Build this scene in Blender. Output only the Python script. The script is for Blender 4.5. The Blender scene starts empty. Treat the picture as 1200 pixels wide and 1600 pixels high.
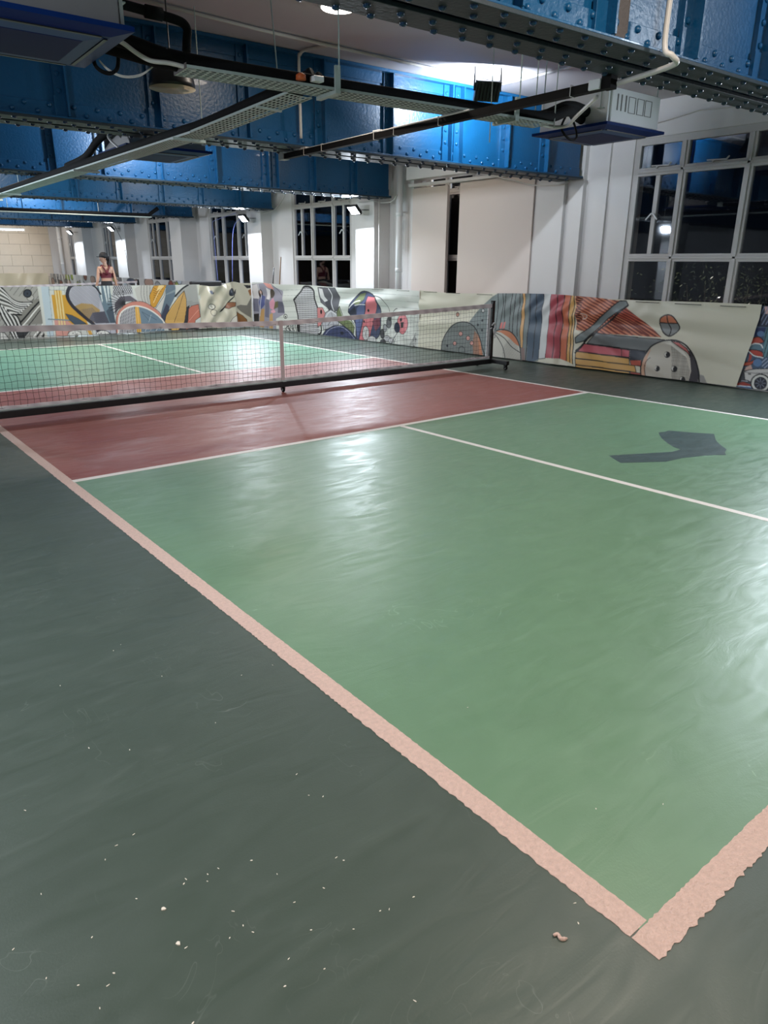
import bpy, bmesh, math, random
import numpy as np
from mathutils import Vector, Matrix
random.seed(7)
rng = np.random.default_rng(7)
SC = bpy.context.scene
COL = SC.collection

# ------------------------------------------------------------------ camera
cam_data = bpy.data.cameras.new('camera')
cam = bpy.data.objects.new('camera', cam_data)
COL.objects.link(cam)
cam.location = (-1.2619, -0.5713, 1.4839)
cam.rotation_euler = (math.radians(70.5964), math.radians(-0.4154), math.radians(-38.6893))
cam_data.sensor_fit = 'AUTO'
cam_data.sensor_width = 36.0
cam_data.lens = 1104.6 / 1600 * 36
cam_data.clip_start = 0.02
cam_data.clip_end = 200
SC.camera = cam

# ------------------------------------------------------------------ world, exposure, fixture powers
W = bpy.data.worlds.new('night')
SC.world = W
W.use_nodes = True
W.node_tree.nodes['Background'].inputs[0].default_value = (0.05, 0.07, 0.12, 1)
W.node_tree.nodes['Background'].inputs[1].default_value = 0.03
SC.view_settings.view_transform = 'Standard'
SC.view_settings.look = 'None'
SC.view_settings.exposure = 0.0
SC.view_settings.gamma = 1.0
SC.view_settings.use_curve_mapping = False
SC.cycles.use_denoising = True
SC.cycles.max_bounces = 8
SC.cycles.sample_clamp_indirect = 6.0
COOL = (0.80, 0.90, 1.0)
WARM = (1.0, 0.87, 0.74)
PILLAR_FLOOD_W = 150.0      # floodlights on the pillars
CEILING_FLOOD_W = 60.0      # floodlights under the ceiling, turned to the girders
DISC_W = 56.0               # round warm ceiling lamps
EYE = Vector((-1.2619, -0.5713, 1.4839))

# ------------------------------------------------------------------ materials
def lin(c):
    c = c / 255.0
    return c / 12.92 if c <= 0.04045 else ((c + 0.055) / 1.055) ** 2.4
def rgb(r, g, b): return (lin(r), lin(g), lin(b), 1.0)

def mat(name, col, rough=0.5, metal=0.0, var=0.12, vscale=6.0, bump=0.0, bscale=40.0, spec=0.5, coat=0.0):
    m = bpy.data.materials.new(name); m.use_nodes = True
    nt = m.node_tree; N = nt.nodes; Lk = nt.links
    b = N['Principled BSDF']
    b.inputs['Roughness'].default_value = rough
    b.inputs['Metallic'].default_value = metal
    b.inputs['Specular IOR Level'].default_value = spec
    b.inputs['Coat Weight'].default_value = coat
    tc = N.new('ShaderNodeTexCoord')
    no = N.new('ShaderNodeTexNoise'); no.inputs['Scale'].default_value = vscale; no.inputs['Detail'].default_value = 4
    Lk.new(tc.outputs['Object'], no.inputs['Vector'])
    mx = N.new('ShaderNodeMix'); mx.data_type = 'RGBA'
    k0 = 1 - var; k1 = 1 + var
    mx.inputs['A'].default_value = (col[0]*k0, col[1]*k0, col[2]*k0, 1)
    mx.inputs['B'].default_value = (min(1, col[0]*k1), min(1, col[1]*k1), min(1, col[2]*k1), 1)
    Lk.new(no.outputs['Fac'], mx.inputs['Factor'])
    Lk.new(mx.outputs['Result'], b.inputs['Base Color'])
    if bump:
        n2 = N.new('ShaderNodeTexNoise'); n2.inputs['Scale'].default_value = bscale; n2.inputs['Detail'].default_value = 3
        Lk.new(tc.outputs['Object'], n2.inputs['Vector'])
        bp = N.new('ShaderNodeBump'); bp.inputs['Strength'].default_value = bump; bp.inputs['Distance'].default_value = 0.01
        Lk.new(n2.outputs['Fac'], bp.inputs['Height']); Lk.new(bp.outputs['Normal'], b.inputs['Normal'])
    return m

def floor_mat(name, col, rough=0.36, scuff=0.10):
    """painted screed: broad trowel waves, fine grain, pale scuffs and uneven gloss"""
    m = bpy.data.materials.new(name); m.use_nodes = True
    nt = m.node_tree; N = nt.nodes; Lk = nt.links
    b = N['Principled BSDF']; b.inputs['Specular IOR Level'].default_value = 0.5
    g = N.new('ShaderNodeNewGeometry')
    def noise(scale, detail, vec=None, dist=0.0):
        n = N.new('ShaderNodeTexNoise'); n.inputs['Scale'].default_value = scale
        n.inputs['Detail'].default_value = detail; n.inputs['Distortion'].default_value = dist
        Lk.new(vec or g.outputs['Position'], n.inputs['Vector']); return n
    def ramp(src, a, bb, ca=(0, 0, 0, 1), cb=(1, 1, 1, 1)):
        r = N.new('ShaderNodeValToRGB'); r.color_ramp.elements[0].position = a; r.color_ramp.elements[1].position = bb
        r.color_ramp.elements[0].color = ca; r.color_ramp.elements[1].color = cb
        Lk.new(src, r.inputs['Fac']); return r
    broad = noise(0.9, 5, dist=0.6); mid = noise(5.0, 6, dist=0.8)
    mp = N.new('ShaderNodeMapping'); mp.inputs['Rotation'].default_value = (0, 0, 0.7); mp.inputs['Scale'].default_value = (1.0, 3.2, 1.0)
    Lk.new(g.outputs['Position'], mp.inputs['Vector'])
    streak = noise(2.6, 7, mp.outputs['Vector'], 1.6)
    c1 = N.new('ShaderNodeMix'); c1.data_type = 'RGBA'
    c1.inputs['A'].default_value = tuple(x*0.90 for x in col[:3]) + (1,); c1.inputs['B'].default_value = tuple(x*1.10 for x in col[:3]) + (1,)
    Lk.new(mid.outputs['Fac'], c1.inputs['Factor'])
    sc = ramp(streak.outputs['Fac'], 0.60, 0.82)
    c2 = N.new('ShaderNodeMix'); c2.data_type = 'RGBA'
    c2.inputs['B'].default_value = tuple(min(1, x*1.2 + 0.06) for x in col[:3]) + (1,)
    ml = N.new('ShaderNodeMath'); ml.operation = 'MULTIPLY'; ml.inputs[1].default_value = scuff * 3
    Lk.new(sc.outputs['Color'], ml.inputs[0]); Lk.new(ml.outputs[0], c2.inputs['Factor'])
    Lk.new(c1.outputs['Result'], c2.inputs['A'])
    # thin pale scratches: contour lines of a twisted noise, broken up by another
    n3 = noise(3.3, 2, dist=2.5)
    s1 = N.new('ShaderNodeMath'); s1.operation = 'SUBTRACT'; s1.inputs[1].default_value = 0.5; Lk.new(n3.outputs['Fac'], s1.inputs[0])
    s2 = N.new('ShaderNodeMath'); s2.operation = 'ABSOLUTE'; Lk.new(s1.outputs[0], s2.inputs[0])
    s3 = ramp(s2.outputs[0], 0.001, 0.005, (1, 1, 1, 1), (0, 0, 0, 1))
    n4 = noise(2.1, 6, dist=1.0); s4 = ramp(n4.outputs['Fac'], 0.56, 0.66)
    s5 = N.new('ShaderNodeMath'); s5.operation = 'MULTIPLY'; Lk.new(s3.outputs['Color'], s5.inputs[0]); Lk.new(s4.outputs['Color'], s5.inputs[1])
    s6 = N.new('ShaderNodeMath'); s6.operation = 'MULTIPLY'; s6.inputs[1].default_value = 0.6; Lk.new(s5.outputs[0], s6.inputs[0])
    c3 = N.new('ShaderNodeMix'); c3.data_type = 'RGBA'; c3.inputs['B'].default_value = tuple(min(1, x*1.3 + 0.10) for x in col[:3]) + (1,)
    Lk.new(s6.outputs[0], c3.inputs['Factor']); Lk.new(c2.outputs['Result'], c3.inputs['A'])
    Lk.new(c3.outputs['Result'], b.inputs['Base Color'])
    rr = N.new('ShaderNodeMapRange'); rr.inputs['From Min'].default_value = 0.3; rr.inputs['From Max'].default_value = 0.7
    rr.inputs['To Min'].default_value = rough - 0.07; rr.inputs['To Max'].default_value = rough + 0.10
    Lk.new(streak.outputs['Fac'], rr.inputs['Value']); Lk.new(rr.outputs['Result'], b.inputs['Roughness'])
    fine = noise(170.0, 2)
    h1 = N.new('ShaderNodeMath'); h1.operation = 'MULTIPLY'; h1.inputs[1].default_value = 0.9; Lk.new(streak.outputs['Fac'], h1.inputs[0])
    h2 = N.new('ShaderNodeMath'); h2.operation = 'MULTIPLY_ADD'; h2.inputs[1].default_value = 0.10
    Lk.new(fine.outputs['Fac'], h2.inputs[0]); Lk.new(h1.outputs[0], h2.inputs[2])
    h3 = N.new('ShaderNodeMath'); h3.operation = 'MULTIPLY_ADD'; h3.inputs[1].default_value = 1.2
    Lk.new(broad.outputs['Fac'], h3.inputs[0]); Lk.new(h2.outputs[0], h3.inputs[2])
    bp = N.new('ShaderNodeBump'); bp.inputs['Strength'].default_value = 0.20; bp.inputs['Distance'].default_value = 0.012
    Lk.new(h3.outputs[0], bp.inputs['Height']); Lk.new(bp.outputs['Normal'], b.inputs['Normal'])
    return m

def emit_mat(name, col, strength):
    m = bpy.data.materials.new(name); m.use_nodes = True
    b = m.node_tree.nodes['Principled BSDF']
    b.inputs['Base Color'].default_value = (0.8, 0.8, 0.8, 1)
    b.inputs['Emission Color'].default_value = tuple(col[:3]) + (1,)
    b.inputs['Emission Strength'].default_value = strength
    return m

def glass_mat():
    m = bpy.data.materials.new('window_glass'); m.use_nodes = True
    nt = m.node_tree; N = nt.nodes; Lk = nt.links
    for n in list(N):
        if n.type != 'OUTPUT_MATERIAL': N.remove(n)
    out = [n for n in N if n.type == 'OUTPUT_MATERIAL'][0]
    tr = N.new('ShaderNodeBsdfTransparent'); tr.inputs[0].default_value = (0.75, 0.78, 0.80, 1)
    gl = N.new('ShaderNodeBsdfGlossy'); gl.inputs['Roughness'].default_value = 0.02; gl.inputs['Color'].default_value = (0.9, 0.93, 1, 1)
    fr = N.new('ShaderNodeFresnel'); fr.inputs['IOR'].default_value = 1.6
    mx = N.new('ShaderNodeMixShader')
    Lk.new(fr.outputs[0], mx.inputs[0]); Lk.new(tr.outputs[0], mx.inputs[1]); Lk.new(gl.outputs[0], mx.inputs[2])
    Lk.new(mx.outputs[0], out.inputs[0])
    return m

def print_mat(name, rough=0.42):
    m = bpy.data.materials.new(name); m.use_nodes = True
    nt = m.node_tree; b = nt.nodes['Principled BSDF']; b.inputs['Roughness'].default_value = rough
    a = nt.nodes.new('ShaderNodeAttribute'); a.attribute_name = 'print'
    nt.links.new(a.outputs['Color'], b.inputs['Base Color'])
    return m

def stripe_mat(name, c1, c2, period):
    """webbing tape; shade of slanted folds painted as colour bands"""
    m = mat(name, c1, 0.7)
    nt = m.node_tree; N = nt.nodes; Lk = nt.links; b = N['Principled BSDF']
    tc = N.new('ShaderNodeTexCoord'); mp = N.new('ShaderNodeMapping'); mp.inputs['Rotation'].default_value = (0, math.radians(35), 0)
    Lk.new(tc.outputs['Object'], mp.inputs['Vector'])
    w = N.new('ShaderNodeTexWave'); w.inputs['Scale'].default_value = 1 / period * 0.32; w.inputs['Distortion'].default_value = 2.0
    w.bands_direction = 'X'; Lk.new(mp.outputs['Vector'], w.inputs['Vector'])
    mx = N.new('ShaderNodeMix'); mx.data_type = 'RGBA'; mx.inputs['A'].default_value = c1; mx.inputs['B'].default_value = c2
    Lk.new(w.outputs['Fac'], mx.inputs['Factor']); Lk.new(mx.outputs['Result'], b.inputs['Base Color'])
    return m

M = {}
M['floor'] = floor_mat('floor_dark_green', rgb(72, 84, 76), 0.43, 0.06)
M['green'] = floor_mat('court_green', rgb(108, 142, 112), 0.40, 0.05)
M['green_far'] = floor_mat('court_green_far', rgb(104, 148, 124), 0.42, 0.05)
M['red'] = floor_mat('court_red', rgb(150, 84, 76), 0.46, 0.05)
M['patch'] = floor_mat('patch_paint', rgb(66, 84, 84), 0.42, 0.05)
M['line'] = mat('white_line', rgb(236, 228, 222), 0.5, var=0.05, vscale=30)
M['tape'] = mat('pink_line', rgb(220, 188, 176), 0.62, var=0.22, vscale=70, bump=0.6, bscale=190)
M['wall'] = mat('white_wall_paint', rgb(214, 211, 210), 0.55, var=0.03, vscale=2, bump=0.15, bscale=30)
M['board'] = mat('white_board', rgb(216, 203, 196), 0.5, var=0.03, vscale=1.2)
M['ceil'] = mat('ceiling_paint', rgb(196, 191, 194), 0.7, var=0.05, vscale=1.5, bump=0.1, bscale=20)
M['block'] = mat('painted_block', rgb(214, 200, 182), 0.7, var=0.05, vscale=5, bump=0.3, bscale=60)
M['mortar'] = mat('mortar', rgb(120, 108, 98), 0.9)
M['blue'] = mat('blue_paint', rgb(13, 80, 124), 0.34, var=0.14, vscale=3, bump=0.3, bscale=35, coat=0.05)
M['flange'] = mat('grey_flange_paint', rgb(46, 58, 66), 0.5, var=0.25, vscale=7, bump=0.25, bscale=40, spec=0.3)  # darker, greyer tone than the blue girder paint
M['rivet'] = mat('rivet_paint', rgb(18, 50, 80), 0.22, var=0.1)
M['rust'] = mat('rusty_filler', rgb(92, 86, 84), 0.8, var=0.25, vscale=30, bump=0.4, bscale=80)
M['frame'] = mat('grey_window_frame', rgb(190, 187, 185), 0.5, var=0.05)
M['glass'] = glass_mat()
M['black'] = mat('black_metal', rgb(24, 24, 26), 0.4, var=0.2)
M['rubber'] = mat('black_foam', rgb(18, 18, 20), 0.85, var=0.2, spec=0.15, bump=0.2, bscale=60)
M['grime'] = mat('brown_black_steel', rgb(18, 16, 16), 0.7, var=0.3, vscale=12, spec=0.15)
M['galv'] = mat('galvanised_steel', rgb(172, 184, 180), 0.5, metal=0.0, var=0.15, vscale=20)
M['conduit'] = mat('white_plastic_conduit', rgb(206, 202, 198), 0.4, var=0.04)
M['white'] = mat('white_metal', rgb(226, 228, 230), 0.4, var=0.03)
M['film'] = mat('blue_panel', rgb(16, 42, 96), 0.45, var=0.1, vscale=4, spec=0.06)
M['vent'] = mat('grey_blue_vent', rgb(74, 94, 130), 0.5, var=0.08, spec=0.06)
M['grille'] = mat('navy_grille', rgb(14, 28, 78), 0.6, var=0.1, spec=0.1)
M['acgrey'] = mat('grey_ac_case', rgb(120, 118, 118), 0.5, var=0.05)
M['cream_in'] = mat('cream_enamel', rgb(206, 188, 158), 0.4, var=0.04)
M['nettape'] = stripe_mat('net_tape', rgb(232, 222, 222), rgb(206, 194, 196), 0.16)
M['strap'] = mat('net_strap', rgb(206, 190, 188), 0.7, var=0.05)
M['cord'] = mat('net_cord', rgb(26, 26, 28), 0.7, var=0.05)
M['rope'] = mat('lacing_rope', rgb(60, 58, 58), 0.8)
M['flake'] = mat('paint_flake', rgb(236, 228, 216), 0.6, var=0.05)
M['skin'] = mat('skin', rgb(196, 152, 128), 0.5, var=0.05, vscale=12)
M['hair'] = mat('black_hair', rgb(28, 22, 22), 0.5, var=0.3, vscale=40)
M['cap'] = mat('black_cap', rgb(22, 22, 26), 0.7)
M['maroon'] = mat('maroon_knit', rgb(104, 34, 46), 0.7)
M['leggings'] = mat('black_leggings', rgb(26, 26, 30), 0.7)
M['lens'] = emit_mat('flood_lens', COOL, 28.0)
M['disc'] = emit_mat('ceiling_lamp_diffuser', (1.0, 0.93, 0.82), 9.0)
M['wood'] = mat('brown_wood', rgb(122, 92, 62), 0.6, var=0.15, vscale=20)
M['leaf'] = mat('leaf', rgb(96, 104, 80), 0.22, var=0.3, vscale=8)
M['print'] = print_mat('banner_print')
M['brown_ext'] = mat('brown_outer_wall', rgb(150, 92, 70), 0.8)
M['orange'] = mat('orange_plastic', rgb(196, 92, 44), 0.5)
M['tree_bark'] = mat('bark', rgb(70, 60, 50), 0.8)

# ------------------------------------------------------------------ mesh helpers
class MB:
    def __init__(s): s.v = []; s.f = []
    def add(s, vs, fs):
        o = len(s.v); s.v += [tuple(x) for x in vs]; s.f += [tuple(i + o for i in f) for f in fs]; return s
    def box(s, x0, x1, y0, y1, z0, z1, mtx=None):
        vs = [(x, y, z) for z in (z0, z1) for y in (y0, y1) for x in (x0, x1)]
        if mtx: vs = [mtx @ Vector(v) for v in vs]
        return s.add(vs, [(0, 2, 3, 1), (4, 5, 7, 6), (0, 1, 5, 4), (2, 6, 7, 3), (0, 4, 6, 2), (1, 3, 7, 5)])
    def bar(s, a, b, w, h=None):
        """box-section bar from a to b"""
        h = h or w; a = Vector(a); b = Vector(b); d = (b - a).normalized()
        up = Vector((0, 0, 1)) if abs(d.z) < 0.95 else Vector((0, 1, 0))
        sd = d.cross(up).normalized(); up = sd.cross(d)
        vs = []
        for p in (a, b):
            for i, j in ((-1, -1), (1, -1), (1, 1), (-1, 1)): vs.append(p + sd * (i * w / 2) + up * (j * h / 2))
        return s.add(vs, [(0, 1, 2, 3), (7, 6, 5, 4), (0, 4, 5, 1), (1, 5, 6, 2), (2, 6, 7, 3), (3, 7, 4, 0)])
    def tube(s, pts, r, n=8, cap=True):
        pts = [Vector(p) for p in pts]; rs = r if isinstance(r, (list, tuple)) else [r] * len(pts)
        rings = []; prev = None
        for i, p in enumerate(pts):
            d = (pts[min(i + 1, len(pts) - 1)] - pts[max(i - 1, 0)]).normalized()
            if prev is None:
                up = Vector((0, 0, 1)) if abs(d.z) < 0.9 else Vector((1, 0, 0))
                u = d.cross(up).normalized()
            else:
                u = (prev - d * prev.dot(d)).normalized()
            prev = u; w = d.cross(u)
            rings.append([p + (u * math.cos(2*math.pi*k/n) + w * math.sin(2*math.pi*k/n)) * rs[i] for k in range(n)])
        vs = [v for rg in rings for v in rg]; fs = []
        for i in range(len(pts) - 1):
            for k in range(n):
                fs.append((i*n + k, i*n + (k+1) % n, (i+1)*n + (k+1) % n, (i+1)*n + k))
        if cap: fs += [tuple(range(n - 1, -1, -1)), tuple((len(pts)-1)*n + k for k in range(n))]
        return s.add(vs, fs)
    def lathe(s, prof, n=20, c=(0, 0, 0), axis='z'):
        vs = []; fs = []
        for (r, z) in prof:
            for k in range(n):
                a = 2*math.pi*k/n
                p = (r*math.cos(a), r*math.sin(a), z) if axis == 'z' else ((z, r*math.cos(a), r*math.sin(a)) if axis == 'x' else (r*math.cos(a), z, -r*math.sin(a)))
                vs.append((p[0]+c[0], p[1]+c[1], p[2]+c[2]))
        for i in range(len(prof) - 1):
            for k in range(n): fs.append((i*n+k, i*n+(k+1) % n, (i+1)*n+(k+1) % n, (i+1)*n+k))
        if prof[0][0] > 1e-6: fs.append(tuple(range(n-1, -1, -1)))
        if prof[-1][0] > 1e-6: fs.append(tuple((len(prof)-1)*n+k for k in range(n)))
        return s.add(vs, fs)
    def prism(s, poly, z0, z1):
        n = len(poly)
        vs = [(x, y, z0) for x, y in poly] + [(x, y, z1) for x, y in poly]
        ar = sum(poly[i][0]*poly[(i+1) % n][1] - poly[(i+1) % n][0]*poly[i][1] for i in range(n))
        top = tuple(range(n, 2*n)); bot = tuple(range(n-1, -1, -1))
        sides = [(i, (i+1) % n, n+(i+1) % n, n+i) for i in range(n)]
        if ar < 0: top = top[::-1]; bot = bot[::-1]; sides = [q[::-1] for q in sides]
        return s.add(vs, [top, bot] + sides)
    def mesh(s, name, m, smooth=False):
        me = bpy.data.meshes.new(name); me.from_pydata([tuple(v) for v in s.v], [], s.f); me.validate()
        if m: me.materials.append(m)
        if smooth: me.polygons.foreach_set('use_smooth', [True] * len(me.polygons))
        me.update(); return me
    def build(s, name, m, parent=None, smooth=False, kind=None, label=None, bevel=0.0):
        o = bpy.data.objects.new(name, s.mesh(name, m, smooth)); COL.objects.link(o)
        if parent: o.parent = parent
        if kind: o['kind'] = kind
        if label: o['label'] = label
        if bevel:
            b = o.modifiers.new('bevel', 'BEVEL'); b.width = bevel; b.segments = 2; b.limit_method = 'ANGLE'
        return o

def tag(o, label, cat, group=None, kind=None):
    if label: o['label'] = label
    if cat: o['category'] = cat
    if group: o['group'] = group
    if kind: o['kind'] = kind
    return o
def thing(name, label, cat, loc=(0, 0, 0), rz=0.0, group=None):
    o = bpy.data.objects.new(name, None); COL.objects.link(o); o.empty_display_size = 0.1
    o.location = loc; o.rotation_euler = (0, 0, rz)
    return tag(o, label, cat, group)
def inst(name, me, parent, loc=(0, 0, 0), rot=(0, 0, 0)):
    o = bpy.data.objects.new(name, me); COL.objects.link(o); o.parent = parent; o.location = loc; o.rotation_euler = rot
    return o
def dup(root, loc, rz, label, group=None):
    r = root.copy(); COL.objects.link(r); r.location = loc; r.rotation_euler = (0, 0, rz); r['label'] = label
    if group: r['group'] = group
    for ch in list(root.children):
        c = ch.copy(); COL.objects.link(c); c.parent = r
        for g in list(ch.children):
            d = g.copy(); COL.objects.link(d); d.parent = c
    return r
def smooth_path(pts, n=6):
    P = [Vector(p) for p in pts]; out = []
    for i in range(len(P) - 1):
        a = P[max(i-1, 0)]; b = P[i]; c = P[i+1]; d = P[min(i+2, len(P)-1)]
        for k in range(n):
            t = k / n
            out.append(0.5*((2*b) + (c-a)*t + (2*a-5*b+4*c-d)*t*t + (3*b-a-3*c+d)*t*t*t))
    out.append(P[-1]); return out
def area_light(name, parent, loc, direction, sx, sy, watts, col, spread=180):
    d = bpy.data.lights.new(name, 'AREA'); d.shape = 'RECTANGLE'; d.size = sx; d.size_y = sy
    d.energy = watts; d.color = col[:3]; d.spread = math.radians(spread)
    o = bpy.data.objects.new(name, d); COL.objects.link(o); o.parent = parent; o.location = loc
    o.rotation_euler = Vector(direction).to_track_quat('-Z', 'Y').to_euler()
    return o
# ------------------------------------------------------------------ floor and court
XW = 8.0            # window plane
YE = 33.0           # end wall
fl = MB().box(-9, 8.3, -6, YE, -0.12, 0.0).build('floor', M['floor'], kind='structure')
fl['label'] = 'dark green painted sports hall floor'
RS = [(6.34, 0.0), (6.27, 2.55), (6.14, 4.64), (6.08, 7.07), (6.09, 8.84), (6.05, 13.41)]
def zone(name, poly, m, label):
    o = MB().prism(poly, 0.0, 0.0012).build(name, m, fl, label=label); return o
zone('service_court', [(0, 0), (3.2, 0), (3.08, 4.58), (0, 4.57)], M['green'], 'near left green service court, brightest part of the floor')
zone('service_court', [(3.2, 0), RS[0], RS[1], RS[2], (3.08, 4.58)], M['green'], 'near right green service court with the dark patch')
zone('kitchen_zone', [(0, 4.57), (3.08, 4.58), RS[2], RS[3], RS[4], (0, 8.84)], M['red'], 'red strip of floor on both sides of the net')
zone('service_court', [(0, 8.84), (3.05, 8.84), (3.05, 13.41), (0, 13.41)], M['green_far'], 'far left green service court behind the net')
zone('service_court', [(3.05, 8.84), RS[4], RS[5], (3.05, 13.41)], M['green_far'], 'far right green service court behind the net')

def strip(path, w, ragged=0.0, step=0.011):
    """outline of a painted line along path, optionally with torn edges"""
    L = []; R = []
    for i in range(len(path) - 1):
        a = Vector(path[i]); b = Vector(path[i+1]); d = b - a; n = max(1, int(d.length / step)) if ragged else 1
        d.normalize(); nn = Vector((-d.y, d.x))
        for k in range(n + (1 if i == len(path) - 2 else 0)):
            p = a.lerp(b, k / n)
            L.append(p + nn * (w/2 + random.uniform(-ragged, ragged) * (0.18 if nn.y > 0 or nn.x > 0 else 0.45))); R.append(p - nn * (w/2 + random.uniform(-ragged, ragged) * (0.45 if nn.y > 0 or nn.x > 0 else 0.18)))
    return L, R
lz = [0.0016]
def court_line(path, w, m, label, ragged=0.0):
    L, R = strip(path, w, ragged); n = len(L); z = lz[0]; lz[0] += 0.0003
    vs = [(p.x, p.y, 0.0002) for p in L + R] + [(p.x, p.y, z) for p in L + R]; fs = []
    for i in range(n - 1):
        fs.append((2*n+n+i, 2*n+n+i+1, 2*n+i+1, 2*n+i))
        fs.append((i, i+1, 2*n+i+1, 2*n+i)); fs.append((n+i+1, n+i, 3*n+i, 3*n+i+1))
    fs += [(0, 2*n, 3*n, n), (n-1, 2*n-1, 4*n-1, 3*n-1)]
    return tag(MB().add(vs, fs).build('court_line', m), label, 'line', 'court lines')
court_line([(0.0, 0.0225), (0.0, 4.0), (-0.005, 8.84), (0, 13.43)], 0.072, M['tape'], 'long pinkish line with ragged edge, near side of the bright green court', 0.007)
court_line([(-0.035, -0.018), (1.6, -0.02), (3.2, -0.02), (6.37, -0.02)], 0.075, M['tape'], 'short wide pink line leaving the corner at lower right', 0.011)
court_line([(0.03, 4.57), (3.08, 4.585), (6.16, 4.645)], 0.062, M['line'], 'white line between the red strip and the near green court')
court_line([(3.075, 4.56), (3.17, 1.14), (3.2, 0.0)], 0.055, M['line'], 'white centre line splitting the near green court in two')
court_line(RS, 0.055, M['line'], 'long white sideline beside the banners on the right')
court_line([(0.02, 8.84), (6.09, 8.84)], 0.055, M['line'], 'white line behind the net along the far edge of the red strip')
court_line([(0.0, 13.41), (6.05, 13.41)], 0.05, M['line'], 'farthest white line before the back banners')
court_line([(3.05, 8.86), (3.05, 13.39)], 0.05, M['line'], 'white centre line of the far court behind the net')
pp = [(3.72,2.67),(3.81,2.63),(4.02,2.53),(4.26,2.42),(4.39,2.42),(4.42,2.5),(4.50,2.60),(4.62,2.73),(4.73,2.82),(4.83,2.89),(4.90,2.87),(4.98,2.88),(5.08,2.70),(5.19,2.54),(5.05,2.46),(4.94,2.39),(4.83,2.3),(4.71,2.18),(4.60,2.14),(4.52,2.09),(4.44,2.15),(4.35,2.19),(4.13,2.26),(3.92,2.28),(3.6,2.48),(3.66,2.58)]
tag(MB().prism(pp, 0.0004, 0.0021).build('floor_patch', M['patch']), 'dark bent repair patch painted on the right green court', 'patch')

# ------------------------------------------------------------------ walls, pillars, ceiling
ce = MB().box(-9, 8.3, -6, YE + 0.2, 3.5, 3.62).build('ceiling', M['ceil'], kind='structure')
for yb in (2.6, 5.2):
    pass
WINS = [(3.05, 5.60), (12.07, 14.37), (16.34, 18.65), (20.95, 23.05), (25.60, 27.40), (30.0, 31.75)]
SLIT = (8.58, 9.78)
ZS, ZT = 0.80, 3.07
holes = sorted(WINS + [SLIT])
wb = MB(); y = -6.0
for (a, b) in holes:
    wb.box(XW, XW + 0.3, y, a, 0, 3.5)
    wb.box(XW, XW + 0.3, a, b, 0, ZS); wb.box(XW, XW + 0.3, a, b, ZT, 3.5); y = b
wb.box(XW, XW + 0.3, y, YE, 0, 3.5)
wr = wb.build('wall_right', M['wall'], kind='structure')
PILL = [(7.72, 1.9, 2.5), (7.82, 6.58, 7.12), (7.62, 10.83, 11.42), (7.70, 15.28, 15.95), (7.52, 19.45, 20.2), (7.66, 24.2, 25.15), (7.66, 28.65, 29.8)]
for i, (x, a, b) in enumerate(PILL):
    MB().box(x, XW + 0.05, a, b, 0, 3.5).build('trim_%d' % (i + 1), M['wall'], kind='structure', bevel=0.006)['label'] = 'white pillar standing out from the window wall'
# shallow pilaster steps beside the second pillar
MB().box(7.96, XW + 0.02, 5.95, 6.58, 0, 3.5).build('trim_8', M['wall'], kind='structure')
MB().box(7.88, XW + 0.02, 6.30, 6.58, 0, 3.5).build('trim_9', M['wall'], kind='structure')
# boarded bay
bd = MB()
bd.box(7.79, 7.85, 7.12, 8.72, 0, 2.76); b1 = bd.build('board', M['board'], wr, bevel=0.004); b1['label'] = 'wide white board covering the bay left of the pillar'
b2 = MB().box(7.79, 7.85, 9.02, 9.92, 0, 2.74).build('board', M['board'], wr, bevel=0.004); b2['label'] = 'narrower white board left of the dark slit'
MB().box(7.74, 7.86, 7.13, 9.98, 2.765, 2.81).build('trim_10', M['wall'], kind='structure')
MB().box(7.82, XW, 9.925, 10.0, 0, 3.0).build('trim_11', M['wall'], kind='structure')
MB().box(7.70, XW, 7.14, 10.0, 2.88, 3.14).build('trim_12', M['wall'], kind='structure')
# end wall of painted blocks and the walls the photograph does not show
we = MB().box(-9, 8.3, YE, YE + 0.2, 0, 3.5).build('wall_back', M['mortar'], kind='structure')
blk = {}
for r in range(8):
    z = 0.42 * r + 0.005
    x = 7.62 - (0.0 if r % 2 else 0.39)
    if r % 2 == 0:
        inst('block', MB().box(7.235, 7.615, -0.03, 0, 0, 0.412).mesh('block', M['block']), we, (0, YE, z))
    while x > -1.5 and r < 8:
        if 'b' not in blk: blk['b'] = MB().box(-0.772, 0, -0.03, 0, 0, 0.412).mesh('block', M['block'])
        inst('block', blk['b'], we, (x, YE + random.uniform(-0.006, 0.004), z)); x -= 0.78
MB().box(7.62, 8.02, YE - 0.05, YE, 0, 3.5).build('trim_13', M['wall'], kind='structure')
MB().box(-9.2, -9, -6, YE, 0, 3.5).build('wall_left', M['wall'], kind='structure')
MB().box(-9.2, 8.3, -6.2, -6, 0, 3.5).build('wall_front', M['wall'], kind='structure')

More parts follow.
